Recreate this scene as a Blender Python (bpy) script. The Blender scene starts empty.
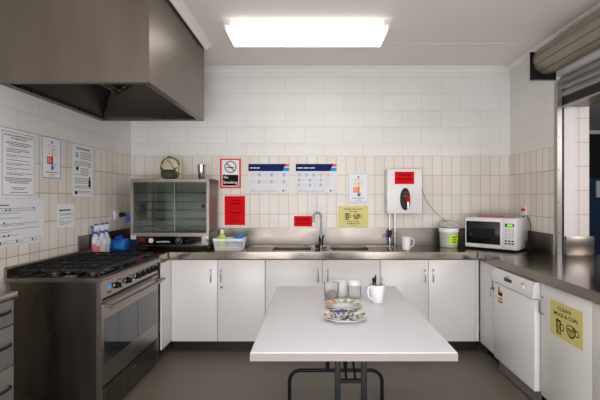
import bpy, bmesh, math, random
from mathutils import Vector, Matrix
PI = math.pi
random.seed(7)
S = bpy.context.scene
C = S.collection

# ------------------------------------------------------------------ camera, world, lights, exposure
cam_d = bpy.data.cameras.new('camera'); cam = bpy.data.objects.new('camera', cam_d); C.objects.link(cam)
cam.location = (0, 0, 1.39); cam.rotation_euler = (PI/2, 0, 0)
cam_d.sensor_width = 36; cam_d.lens = 24
cam_d.shift_x = -13/600; cam_d.shift_y = -2/600
cam_d.clip_start = 0.05
S.camera = cam
S.view_settings.view_transform = 'Standard'; S.view_settings.look = 'None'
S.view_settings.gamma = 1; S.view_settings.use_curve_mapping = False
S.view_settings.exposure = 0.53
W = bpy.data.worlds.new('world'); S.world = W; W.use_nodes = True
W.node_tree.nodes['Background'].inputs[0].default_value = (0.75, 0.85, 1, 1)
W.node_tree.nodes['Background'].inputs[1].default_value = 0.6
LAMP_E = 5.0      # ceiling fitting in view
FILL_LAMP_E = 10.0      # unseen second fitting, added behind the camera as fill
REAR_FILL_W = 135      # unseen soft fill light added behind the camera
def area(name, loc, rot, sx, sy, watts, col=(1, 1, 1)):
    l = bpy.data.lights.new(name, 'AREA'); l.shape = 'RECTANGLE'; l.size = sx; l.size_y = sy
    l.energy = watts; l.color = col
    o = bpy.data.objects.new(name, l); o.location = loc; o.rotation_euler = rot; C.objects.link(o); return o
area('rear_fill', (0.15, -1.54, 1.15), (PI/2+.32, 0, 0), 3.1, 1.9, REAR_FILL_W, (0.95, 0.955, 1))  # added fill, tilted upwards; the wall behind it has no window
area('next_room_fill', (4.2, 0.4, 2.3), (math.radians(35), 0, 0), 2.0, 1.0, 55, (1, 0.96, 0.95))  # unseen area light added to brighten the room beyond

# ------------------------------------------------------------------ materials
def lin(h):
    h = h.lstrip('#'); v = [int(h[i:i+2], 16)/255 for i in (0, 2, 4)]
    return tuple((c/12.92 if c <= .04045 else ((c+.055)/1.055)**2.4) for c in v) + (1,)
MATS = {}
def mat(name, col, rough=.5, metal=0, spec=None, emit=0, noise=0, nscale=30, bump=0, stretch=None, alpha=1, trans=0, coat=0, rnoise=0):
    if name in MATS: return MATS[name]
    m = bpy.data.materials.new(name); m.use_nodes = True
    N = m.node_tree.nodes; L = m.node_tree.links; b = N['Principled BSDF']
    c = lin(col)
    b.inputs['Base Color'].default_value = c; b.inputs['Roughness'].default_value = rough
    b.inputs['Metallic'].default_value = metal
    if spec is not None: b.inputs['Specular IOR Level'].default_value = spec
    if coat: b.inputs['Coat Weight'].default_value = coat; b.inputs['Coat Roughness'].default_value = .1
    if trans: b.inputs['Transmission Weight'].default_value = trans; b.inputs['IOR'].default_value = 1.45
    if alpha < 1: b.inputs['Alpha'].default_value = alpha
    if emit:
        b.inputs['Emission Color'].default_value = c; b.inputs['Emission Strength'].default_value = emit
    if noise or bump or rnoise:
        tc = N.new('ShaderNodeTexCoord'); mp = N.new('ShaderNodeMapping'); nz = N.new('ShaderNodeTexNoise')
        L.new(tc.outputs['Object'], mp.inputs[0]); L.new(mp.outputs[0], nz.inputs['Vector'])
        if stretch: mp.inputs['Scale'].default_value = stretch
        nz.inputs['Scale'].default_value = nscale; nz.inputs['Detail'].default_value = 5
        if noise:
            mx = N.new('ShaderNodeMix'); mx.data_type = 'RGBA'
            mx.inputs[6].default_value = tuple(max(0, x*(1-noise)) for x in c[:3])+(1,)
            mx.inputs[7].default_value = tuple(min(1, x*(1+noise)) for x in c[:3])+(1,)
            L.new(nz.outputs[0], mx.inputs[0]); L.new(mx.outputs[2], b.inputs['Base Color'])
        if rnoise:
            mr = N.new('ShaderNodeMapRange')
            mr.inputs[1].default_value = .3; mr.inputs[2].default_value = .7
            mr.inputs[3].default_value = max(0, rough-rnoise); mr.inputs[4].default_value = rough+rnoise
            L.new(nz.outputs[0], mr.inputs[0]); L.new(mr.outputs[0], b.inputs['Roughness'])
        if bump:
            bp = N.new('ShaderNodeBump'); bp.inputs['Strength'].default_value = bump; bp.inputs['Distance'].default_value = .01
            L.new(nz.outputs[0], bp.inputs['Height']); L.new(bp.outputs[0], b.inputs['Normal'])
    MATS[name] = m; return m

def brick(name, c1, c2, cm, bw, bh, mortar, offset, axis, o_h, o_v, rough, bumpd, bias=0, squash=1.0):
    """courses laid in world metres; axis 'x' = wall along X, 'y' = wall along Y"""
    m = bpy.data.materials.new(name); m.use_nodes = True
    N = m.node_tree.nodes; L = m.node_tree.links; b = N['Principled BSDF']
    g = N.new('ShaderNodeNewGeometry'); sp = N.new('ShaderNodeSeparateXYZ'); cb = N.new('ShaderNodeCombineXYZ')
    L.new(g.outputs['Position'], sp.inputs[0])
    for src, dst, off in ((0 if axis == 'x' else 1, 0, o_h), (2, 1, o_v)):
        a = N.new('ShaderNodeMath'); a.operation = 'SUBTRACT'; a.inputs[1].default_value = off
        L.new(sp.outputs[src], a.inputs[0]); L.new(a.outputs[0], cb.inputs[dst])
    t = N.new('ShaderNodeTexBrick'); L.new(cb.outputs[0], t.inputs['Vector'])
    t.offset = offset; t.squash = squash
    t.inputs['Color1'].default_value = lin(c1); t.inputs['Color2'].default_value = lin(c2); t.inputs['Mortar'].default_value = lin(cm)
    t.inputs['Scale'].default_value = 1; t.inputs['Mortar Size'].default_value = mortar; t.inputs['Mortar Smooth'].default_value = .3
    t.inputs['Bias'].default_value = bias; t.inputs['Brick Width'].default_value = bw; t.inputs['Row Height'].default_value = bh
    nz = N.new('ShaderNodeTexNoise'); nz.inputs['Scale'].default_value = 3; L.new(g.outputs['Position'], nz.inputs['Vector'])
    mx = N.new('ShaderNodeMix'); mx.data_type = 'RGBA'; mx.blend_type = 'MULTIPLY'
    mx.inputs[0].default_value = 1
    rp = N.new('ShaderNodeMapRange'); rp.inputs[3].default_value = .94; rp.inputs[4].default_value = 1.04
    L.new(nz.outputs[0], rp.inputs[0]); L.new(t.outputs[0], mx.inputs[6]); L.new(rp.outputs[0], mx.inputs[7])
    L.new(mx.outputs[2], b.inputs['Base Color']); b.inputs['Roughness'].default_value = rough
    bp = N.new('ShaderNodeBump'); bp.invert = True; bp.inputs['Strength'].default_value = .6; bp.inputs['Distance'].default_value = bumpd
    L.new(t.outputs['Fac'], bp.inputs['Height'])
    n2 = N.new('ShaderNodeTexNoise'); n2.inputs['Scale'].default_value = 60; L.new(g.outputs['Position'], n2.inputs['Vector'])
    b2 = N.new('ShaderNodeBump'); b2.inputs['Strength'].default_value = .12; b2.inputs['Distance'].default_value = .003
    L.new(n2.outputs[0], b2.inputs['Height']); L.new(bp.outputs[0], b2.inputs['Normal']); L.new(b2.outputs[0], b.inputs['Normal'])
    return m

BW, BH = .4066, .174
block_x = brick('painted_blockwork_back', '#e2e0dc', '#dfddd9', '#d6d4d0', BW, BH, .0035, .5, 'x', -0.695, 1.955-6*BH, .55, .0028)
block_y = brick('painted_blockwork_side', '#e0deda', '#dddbd7', '#d2d0cc', BW, BH, .0035, .5, 'y', 0.13, 1.955-6*BH, .55, .0028)
tile_x = brick('glazed_tile_back', '#e0dad1', '#d8d1c7', '#bdb2a4', .1, .2025, .0035, 0, 'x', .043, 1.829-8*.2025, .36, .002)
tile_y = brick('glazed_tile_side', '#e4ddd2', '#d6cec3', '#a99d8d', .1, .2025, .0035, 0, 'y', .07, 1.829-8*.2025, .3, .002)
pier_brick = brick('painted_brick_pier', '#e8dfda', '#e2d9d4', '#cfc6c2', .30, .205, .005, 0, 'x', 2.265, .02, .5, .006)

M = dict(
    ceiling=mat('ceiling_paint', '#e9e4de', .7, noise=.03, nscale=2),
    cornice=mat('cornice_paint', '#ebe7e2', .5),
    plaster=mat('white_plaster', '#e6e2e2', .5),
    steel=mat('brushed_stainless', '#9a938a', .30, 1, noise=.05, nscale=3, rnoise=.03, stretch=(1, 1, 4)),
    benchsteel=mat('bench_stainless', '#827a70', .17, 1, noise=.12, nscale=5, rnoise=.05, stretch=(1, 6, 6)),
    splashsteel=mat('splashback_stainless', '#7f7870', .34, 1, noise=.10, nscale=4, rnoise=.06, stretch=(1, 1, 2)),
    hoodsteel=mat('hood_stainless', '#746b60', .36, .72, noise=.38, nscale=1.6, rnoise=.06, stretch=(3, 3, .5)),
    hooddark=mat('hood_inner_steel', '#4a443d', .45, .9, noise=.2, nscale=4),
    darksteel=mat('cooker_side_steel', '#6e675f', .30, 1, noise=.15, nscale=4, rnoise=.05, stretch=(3, 3, .6)),
    chrome=mat('chrome', '#b4b4b4', .14, 1), tapchrome=mat('tap_chrome', '#7d7e80', .16, 1),
    white=mat('white_laminate', '#d9d6d3', .32, noise=.015, nscale=4),
    whitegloss=mat('white_enamel', '#e2e0df', .25),
    edge=mat('cabinet_edge', '#c3beb9', .5),
    kick=mat('black_kickboard', '#141312', .4),
    black=mat('black_plastic', '#0b0b0d', .45, spec=.3),
    blackgloss=mat('black_glass', '#070708', .06, coat=.5),
    iron=mat('cast_iron', '#0d0d0d', .55),
    tablewhite=mat('table_laminate', '#dfdfe4', .38),
    tableedge=mat('table_edge', '#988f87', .5),
    tubeblack=mat('black_powder_coat', '#08080a', .5, spec=.25),
    paper=mat('paper', '#e6e6e8', .8, spec=.12), paperdim=mat('paper_lilac', '#dddde2', .8, spec=.12),
    ink=mat('ink', '#17171a', .8, spec=.12), grey=mat('ink_grey', '#8b8b93', .8, spec=.12), palegrey=mat('ink_pale', '#b9bac2', .8, spec=.12),
    red=mat('red_paper', '#dc0a14', .8, spec=.12), redframe=mat('red_print', '#e2352f', .8, spec=.12),
    yellow=mat('yellow_paper', '#d9cf8c', .8, spec=.12), yellow2=mat('yellow_card', '#cfc27a', .8, spec=.12), yellowdk=mat('yellow_print', '#a89c58', .8, spec=.12),
    navy=mat('navy_print', '#16265c', .8, spec=.12), blue=mat('blue_print', '#2f7fc4', .8, spec=.12), cyan=mat('cyan_print', '#1f95cf', .8, spec=.12),
    coral=mat('coral_print', '#ea6a62', .8, spec=.12), orange=mat('orange_print', '#f07d1a', .8, spec=.12), amber=mat('amber_print', '#e6b12a', .8, spec=.12),
    palered=mat('pink_print', '#c98b92', .8, spec=.12), green=mat('green_print', '#5d9a6a', .8, spec=.12), frameblue=mat('pale_blue_print', '#9dbbdc', .8, spec=.12),
    boxwhite=mat('boiler_enamel', '#e0dede', .35),
    bluewall=mat('blue_wall_paint', '#1d3a5e', .6, noise=.08, nscale=3),
    darkpanel=mat('matt_black', '#0d0f12', .7),
    beige=mat('shutter_paint', '#8f8678', .38, .35, noise=.05, nscale=8),
    shutter=mat('shutter_slat_paint', '#8c8984', .38, .4),
    alu=mat('aluminium', '#aaa59f', .4, .85),
    glass=mat('tinted_glass', '#b9c4bd', .03, trans=1),
    clear=mat('clear_plastic', '#eef0f0', .12, trans=.9),
    ovenglass=mat('oven_glass', '#1c2327', .05, coat=.4, spec=.9),
    bluep=mat('blue_plastic', '#1a4fb6', .35), pinkliq=mat('pink_liquid', '#e37f95', .3), creamliq=mat('cream_liquid', '#d9d6b4', .3),
    clearbot=mat('pale_bottle', '#c9d3dc', .25), spraywhite=mat('spray_white', '#e8e8ea', .35),
    bluecloth=mat('blue_cloth', '#2a86cf', .8, bump=.5, nscale=60), lime=mat('lime_plastic', '#b7c92c', .35), limelabel=mat('lime_label', '#b9e014', .5),
    cream=mat('cream_canvas', '#cdbf9f', .85, bump=.4, nscale=120), bagdark=mat('brown_canvas', '#4a4136', .85, bump=.4, nscale=120),
    bagtrim=mat('black_trim', '#15150f', .6), olive=mat('olive_piping', '#66692f', .6),
    mug=mat('white_ceramic', '#e9e8e8', .18, coat=.3), pinkboard=mat('pink_cloth', '#b4686b', .6),
    brownbag=mat('brown_bags', '#6d5750', .8, noise=.5, nscale=60, bump=.8), frosted=mat('frosted_plastic', '#eceae8', .35, trans=.55),
    tubgrey=mat('tub_plastic', '#c9cdbd', .4, trans=.25), cable=mat('brown_cable', '#8d857b', .5),
    lcd=mat('green_display', '#7ed321', .4, emit=.5), lcdblue=mat('blue_display', '#3a80d0', .4, emit=.35),
    brass=mat('lock_metal', '#7b746a', .3, 1), seam=mat('seam_dark', '#3a3632', .6),
)
def floor_mat():
    m = bpy.data.materials.new('grey_vinyl_floor'); m.use_nodes = True
    N = m.node_tree.nodes; L = m.node_tree.links; b = N['Principled BSDF']
    g = N.new('ShaderNodeNewGeometry'); n1 = N.new('ShaderNodeTexNoise'); n1.inputs['Scale'].default_value = 220; n1.inputs['Detail'].default_value = 3
    n2 = N.new('ShaderNodeTexNoise'); n2.inputs['Scale'].default_value = 1.7
    L.new(g.outputs['Position'], n1.inputs['Vector']); L.new(g.outputs['Position'], n2.inputs['Vector'])
    r = N.new('ShaderNodeValToRGB'); r.color_ramp.elements[0].position = .35; r.color_ramp.elements[1].position = .68
    r.color_ramp.elements[0].color = lin('#625b50'); r.color_ramp.elements[1].color = lin('#82796a')
    mx = N.new('ShaderNodeMix'); mx.data_type = 'RGBA'; mx.blend_type = 'MULTIPLY'; mx.inputs[0].default_value = .35
    L.new(n1.outputs[0], r.inputs[0]); L.new(r.outputs[0], mx.inputs[6]); L.new(n2.outputs[0], mx.inputs[7]); L.new(mx.outputs[2], b.inputs['Base Color'])
    b.inputs['Roughness'].default_value = .42
    return m
M['floor'] = floor_mat()
def thin(name, tint, refl_rough=.04, haze=0, hazecol='#ffffff', ior=1.45):
    """thin clear sheet: tinted see-through with a surface reflection, optionally milky"""
    m = bpy.data.materials.new(name); m.use_nodes = True
    N = m.node_tree.nodes; L = m.node_tree.links; N.remove(N['Principled BSDF']); out = N['Material Output']
    tr = N.new('ShaderNodeBsdfTransparent'); tr.inputs[0].default_value = lin(tint)
    gl = N.new('ShaderNodeBsdfGlossy'); gl.inputs['Roughness'].default_value = refl_rough
    fr = N.new('ShaderNodeFresnel'); fr.inputs[0].default_value = ior
    src = tr
    if haze:
        df = N.new('ShaderNodeBsdfDiffuse'); df.inputs[0].default_value = lin(hazecol)
        tl = N.new('ShaderNodeBsdfTranslucent'); tl.inputs[0].default_value = lin(hazecol)
        a = N.new('ShaderNodeMixShader'); a.inputs[0].default_value = .5; L.new(df.outputs[0], a.inputs[1]); L.new(tl.outputs[0], a.inputs[2])
        b = N.new('ShaderNodeMixShader'); b.inputs[0].default_value = haze; L.new(tr.outputs[0], b.inputs[1]); L.new(a.outputs[0], b.inputs[2]); src = b
    mx = N.new('ShaderNodeMixShader'); L.new(fr.outputs[0], mx.inputs[0]); L.new(src.outputs[0], mx.inputs[1]); L.new(gl.outputs[0], mx.inputs[2])
    L.new(mx.outputs[0], out.inputs[0]); return m
M['glass'] = thin('warmer_glass', '#e2e8e4'); M['sideglass'] = thin('side_glass', '#e6e0d6', .45); M['clear'] = thin('clear_plastic_sheet', '#fdfdfd', .15, .14, ior=1.12); M['frosted'] = thin('frosted_plastic_sheet', '#fafafa', .3, .85, ior=1.15)
M['burnersteel'] = mat('burner_steel', '#4a4744', .4, .9); M['drawergrey'] = mat('drawer_grey', '#77746f', .5)
M['chairblue'] = mat('navy_chair', '#16305f', .6)
def lamp_mat(name, e):
    m = bpy.data.materials.new(name); m.use_nodes = True
    N = m.node_tree.nodes; L = m.node_tree.links; b = N['Principled BSDF']
    b.inputs['Base Color'].default_value = lin('#f4f4f2'); b.inputs['Roughness'].default_value = .4
    b.inputs['Emission Color'].default_value = (1, .975, .945, 1); b.inputs['Emission Strength'].default_value = e
    tc = N.new('ShaderNodeTexCoord'); v = N.new('ShaderNodeTexVoronoi'); v.inputs['Scale'].default_value = 70
    L.new(tc.outputs['Object'], v.inputs['Vector'])
    bp = N.new('ShaderNodeBump'); bp.inputs['Strength'].default_value = .4; bp.inputs['Distance'].default_value = .003
    L.new(v.outputs[0], bp.inputs['Height']); L.new(bp.outputs[0], b.inputs['Normal'])
    return m
M['lampside'] = lamp_mat('lit_side_lens', LAMP_E*.27); M['lamp'] = lamp_mat('lit_diffuser', LAMP_E); M['fill_lamp'] = lamp_mat('fill_diffuser', FILL_LAMP_E)

# ------------------------------------------------------------------ helpers
OFF = {}
def thing(name, label, cat, loc=(0, 0, 0), rz=0, group=None, kind=None):
    o = bpy.data.objects.new(name, None); C.objects.link(o); o.empty_display_size = .05
    o.location = loc; o.rotation_euler = (0, 0, rz)
    tag(o, label, cat, group, kind); OFF[o.name] = Vector(loc)
    return o
def tag(o, label=None, cat=None, group=None, kind=None):
    if label: o['label'] = label
    if cat: o['category'] = cat
    if group: o['group'] = group
    if kind: o['kind'] = kind
    return o
class MB:
    def __init__(s): s.b = bmesh.new()
    def box(s, x0, x1, y0, y1, z0, z1, bev=0, seg=2, mtx=None):
        r = bmesh.ops.create_cube(s.b, size=1)
        vs = r['verts']
        for v in vs:
            v.co = Vector(((x0+x1)/2+v.co.x*(x1-x0), (y0+y1)/2+v.co.y*(y1-y0), (z0+z1)/2+v.co.z*(z1-z0)))
        if bev:
            es = list({e for v in vs for e in v.link_edges})
            r = bmesh.ops.bevel(s.b, geom=es, offset=bev, segments=seg, profile=.5, affect='EDGES')
            vs = list({v for f in r['faces'] for v in f.verts} | {v for v in vs if v.is_valid})
        if mtx is not None:
            for v in vs: v.co = mtx @ v.co
        return s
    def lathe(s, prof, c=(0, 0, 0), seg=28, mtx=None, sq=(1, 1)):
        rings = []
        for r, z in prof:
            if r < 1e-6: rings.append([s.b.verts.new((c[0], c[1], c[2]+z))])
            else: rings.append([s.b.verts.new((c[0]+r*math.cos(2*PI*i/seg)*sq[0], c[1]+r*math.sin(2*PI*i/seg)*sq[1], c[2]+z)) for i in range(seg)])
        for a, b in zip(rings, rings[1:]):
            for i in range(seg):
                j = (i+1) % seg
                if len(a) == 1 and len(b) == 1: continue
                if len(a) == 1: s.b.faces.new((a[0], b[j], b[i]))
                elif len(b) == 1: s.b.faces.new((a[i], a[j], b[0]))
                else: s.b.faces.new((a[i], a[j], b[j], b[i]))
        if mtx is not None:
            for r_ in rings:
                for v in r_: v.co = mtx @ v.co
        return s
    def tube(s, pts, r, seg=10, closed=False, radii=None):
        pts = [Vector(p) for p in pts]; n = len(pts); rings = []; up = None
        for i, p in enumerate(pts):
            if closed: t = pts[(i+1) % n]-pts[i-1]
            else: t = pts[min(i+1, n-1)]-pts[max(i-1, 0)]
            t.normalize()
            if up is None:
                up = Vector((0, 0, 1)) if abs(t.z) < .9 else Vector((1, 0, 0))
            u = (up-t*up.dot(t)).normalized(); w = t.cross(u); up = u
            rr = radii[i] if radii else r
            rings.append([s.b.verts.new(p+(u*math.cos(2*PI*k/seg)+w*math.sin(2*PI*k/seg))*rr) for k in range(seg)])
        m = n if closed else n-1
        for i in range(m):
            a, b = rings[i], rings[(i+1) % n]
            for k in range(seg):
                s.b.faces.new((a[k], a[(k+1) % seg], b[(k+1) % seg], b[k]))
        if not closed:
            s.b.faces.new(rings[0][::-1]); s.b.faces.new(rings[-1])
        return s
    def cyl(s, p0, p1, r0, r1=None, seg=20):
        return s.tube([p0, p1], r0, seg, radii=[r0, r0 if r1 is None else r1])
    def prism(s, pts, axis, a, b):
        """2D outline extruded along an axis: axis x -> (y,z), y -> (x,z), z -> (x,y)"""
        def P(p, t): return {'x': (t, p[0], p[1]), 'y': (p[0], t, p[1]), 'z': (p[0], p[1], t)}[axis]
        A = [s.b.verts.new(P(p, a)) for p in pts]; B = [s.b.verts.new(P(p, b)) for p in pts]
        n = len(pts)
        for i in range(n): s.b.faces.new((A[i], A[(i+1) % n], B[(i+1) % n], B[i]))
        s.b.faces.new(A[::-1]); s.b.faces.new(B)
        return s
    def ell(s, c, r, seg=20, rings=12, mtx=None, fn=None):
        r_ = bmesh.ops.create_uvsphere(s.b, u_segments=seg, v_segments=rings, radius=1)
        for v in r_['verts']:
            if fn: v.co = fn(v.co)
            v.co = Vector((c[0]+v.co.x*r[0], c[1]+v.co.y*r[1], c[2]+v.co.z*r[2]))
            if mtx is not None: v.co = mtx @ v.co
        return s
    def add(s, me, mtx):
        n = len(s.b.verts); s.b.from_mesh(me); s.b.verts.ensure_lookup_table()
        for v in s.b.verts[n:]: v.co = mtx @ v.co
        return s
    def xf(s, m):
        for v in s.b.verts: v.co = m @ v.co
        return s
    def build(s, name, m, parent=None, loc=None, local=False, ang=35, kind=None):
        bmesh.ops.recalc_face_normals(s.b, faces=s.b.faces[:])
        off = Vector((0, 0, 0))
        if parent is not None:
            off = Vector((0, 0, 0)) if local else OFF[parent.name]
        elif loc is not None: off = Vector(loc)
        if off.length:
            for v in s.b.verts: v.co -= off
        me = bpy.data.meshes.new(name); s.b.to_mesh(me); s.b.free()
        for p in me.polygons: p.use_smooth = True
        me.set_sharp_from_angle(angle=math.radians(ang))
        me.materials.append(m)
        o = bpy.data.objects.new(name, me); C.objects.link(o)
        if parent is not None:
            o.parent = parent; OFF[o.name] = OFF[parent.name]
        elif loc is not None: o.location = loc; OFF[o.name] = Vector(loc)
        else: OFF[o.name] = Vector((0, 0, 0))
        if kind: o['kind'] = kind
        return o
def B(*a, **k): return MB().box(*a, **k)
def struct(name, mb, m): return mb.build(name, m, kind='structure')
def arc(c, r, a0, a1, n, plane='xz'):
    out = []
    for i in range(n+1):
        a = math.radians(a0+(a1-a0)*i/n); u, v = r*math.cos(a), r*math.sin(a)
        out.append({'xz': (c[0]+u, c[1], c[2]+v), 'yz': (c[0], c[1]+u, c[2]+v), 'xy': (c[0]+u, c[1]+v, c[2])}[plane])
    return out
def text_mesh(t, bold=0, spacing=1.0):
    c = bpy.data.curves.new('txt', 'FONT'); c.body = t; c.size = 1; c.offset = bold; c.space_character = spacing
    c.align_x = 'CENTER'; c.resolution_u = 3
    o = bpy.data.objects.new('txt', c); me = bpy.data.meshes.new_from_object(o)
    bpy.data.objects.remove(o); bpy.data.curves.remove(c)
    return me
def put_text(mb, t, cx, z, h, w=None, y=0, bold=.015, italic=0):
    """upright lettering facing -Y, caps height h, squeezed to width w"""
    me = text_mesh(t, bold); xs = [v.co.x for v in me.vertices]
    if not xs: return
    wid = max(xs)-min(xs); mid = (max(xs)+min(xs))/2; sy = h/.72; sx = sy if w is None else w/wid
    for v in me.vertices:
        x, yy = v.co.x-mid, v.co.y
        v.co = Vector((cx+(x+italic*yy)*sx, y, z+yy*sy))
    mb.add(me, Matrix.Identity(4)); bpy.data.meshes.remove(me)

# ------------------------------------------------------------------ room shell
XL, XR, YB, ZC = -1.897, 2.054, 4.17, 2.75
XO = 2.353     # outer face of right wall
YJ = 3.41      # jamb of the servery opening
ZT = 1.829     # top of tiles
struct('floor', B(-2.1, 7.2, -1.8, 7.2, -.1, 0), M['floor'])
struct('ceiling', B(XL-.1, XO, -1.7, YB+.1, ZC, ZC+.1), M['ceiling'])
w = struct('wall_back', B(XL-.1, XO, YB, YB+.15, ZT, ZC), block_x); 
OFF['wall_back'] = Vector((0, 0, 0))
B(XL, XR, YB-.004, YB+.15, 0, ZT).build('tile_band', tile_x, w)
w = struct('wall_left', B(XL-.15, XL, -1.7, YB, ZT, ZC), block_y)
B(XL-.15, XL+.004, -1.7, YB, 0, ZT).build('tile_band', tile_y, w)
rw = MB()
rw.box(XR, XO, YJ+.001, YB, ZT, ZC); rw.box(XR, XO, 1.0, YJ, 2.42, ZC); rw.box(XR, XO, -1.7, 1.0, 0, ZC); rw.box(XR, XO, 1.0, YJ, 0, .84)
w = struct('wall_right', rw, block_y)
B(XR-.004, XR+.16, YJ, YB, 0, ZT).build('tile_band', tile_y, w)
B(2.225, XO, YJ-.002, YJ+.3, .9, 2.42).build('brick_pier', pier_brick, w)
B(2.10, 2.225, YJ-.012, YJ, .9, 2.42).build('plaster_reveal', M['plaster'], w)
struct('wall_front', B(XL-.15, XO, -1.8, -1.6, 0, ZC), M['plaster'])
# cornice, mitred run on each wall
def cornice(name, p0, p1, n):
    """small cove between wall and ceiling, n = direction into the room"""
    m = MB(); pts = [(0, 0), (.055, 0), (.055, -.008), (.03, -.018), (.014, -.032), (.008, -.045), (0, -.045)]
    A = [m.b.verts.new((p0[0]+n[0]*a, p0[1]+n[1]*a, ZC+b)) for a, b in pts]
    Bv = [m.b.verts.new((p1[0]+n[0]*a, p1[1]+n[1]*a, ZC+b)) for a, b in pts]
    k = len(pts)
    for i in range(k): m.b.faces.new((A[i], A[(i+1) % k], Bv[(i+1) % k], Bv[i]))
    m.b.faces.new(A[::-1]); m.b.faces.new(Bv)
    return struct(name, m, M['cornice'])
cornice('trim_1', (XL, YB), (XR, YB), (0, -1)); cornice('trim_2', (XR, YB), (XR, -1.6), (-1, 0))
cornice('trim_3', (XL, YB), (XL, 3.6), (1, 0)); cornice('trim_4', (-.955, 3.57), (-.955, 2.36), (1, 0))
struct('hood_gap_shade', B(-.970, -.956, 2.36, 3.57, ZC-.012, ZC), M['seam'])  # dark strip standing in for the shadow gap beside the hood
# joints of the ceiling sheets
j = MB(); j.box(.516, .528, 3.36, 4.11, ZC-.002, ZC+.01); j.box(.64, 1.95, 3.52, 3.53, ZC-.0015, ZC+.01)
struct('trim_5', j, M['cornice'])
# room beyond the servery
struct('wall_beyond_back', B(XO, 7.0, 6.6, 6.8, 0, 2.6), M['bluewall'])
struct('wall_beyond_right', B(6.9, 7.1, -1.7, 6.6, 0, 2.6), M['bluewall'])
struct('wall_beyond_left', B(XO-.1, XO, YB+.16, 6.6, 0, 2.6), M['bluewall'])
struct('wall_beyond_front', B(XO, 7.0, -1.9, -1.7, 0, 2.6), M['plaster'])
struct('ceiling_beyond', B(XO, 7.1, -1.7, 6.8, 2.52, 2.62), M['ceiling'])
struct('trim_6', B(XO, 6.9, 6.55, 6.6, 2.44, 2.5), M['cornice'])
tag(B(4.0, 6.6, 6.565, 6.598, 1.72, 2.43).build('dark_panel', M['darkpanel'], None, (4.4, 6.58, 1.72)), 'wide plain black panel high on the blue wall beyond the servery', 'board')  # plain black panel over the upper part of the wall
pic = thing('framed_poster', 'small white framed poster on the blue wall beyond the servery', 'poster', (4.78, 6.6, 1.41))
B(4.66, 5.02, 6.575, 6.598, 1.40, 1.67).build('frame', M['paper'], pic)
MB().box(4.75, 4.9, 6.57, 6.574, 1.45, 1.57).build('print', M['palered'], pic)

# ------------------------------------------------------------------ ceiling lights
def ceiling_light(x0, x1, y0, y1, lm, label):
    t = thing('ceiling_light', label, 'ceiling light', ((x0+x1)/2, (y0+y1)/2, ZC))
    B(x0+.03, x1-.03, y0+.03, y1-.03, ZC-.055, ZC).build('housing', M['cornice'], t)
    m = MB(); z0, z1 = ZC-.095, ZC-.055
    A = [(x0+.012, y0+.015, z0), (x1-.012, y0+.015, z0), (x1-.012, y1-.015, z0), (x0+.012, y1-.015, z0)]
    D = [(x0, y0, z1), (x1, y0, z1), (x1, y1, z1), (x0, y1, z1)]
    P1, P2 = A, D; A = [m.b.verts.new(p) for p in A]
    m.b.faces.new(A); m.build('diffuser', lm, t)
    m = MB(); A = [m.b.verts.new(p) for p in P1]; D = [m.b.verts.new(p) for p in P2]
    for i in range(4): m.b.faces.new((A[i], A[(i+1) % 4], D[(i+1) % 4], D[i]))
    m.b.faces.new(D[::-1]); m.build('side_lens', M['lampside'], t)
    for a, b in ((x0-.006, x0+.012), (x1-.012, x1+.006)): B(a, b, y0-.004, y1+.004, z0+.02, z1+.006).build('end_cap', M['whitegloss'], t)
ceiling_light(-.667, .573, 3.02, 3.36, M['lamp'], 'long fluorescent ceiling light with prismatic diffuser above the table')
ceiling_light(-.667, .573, -.9, -.56, M['fill_lamp'], 'unseen fluorescent ceiling light added at the rear of the kitchen as fill')

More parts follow.
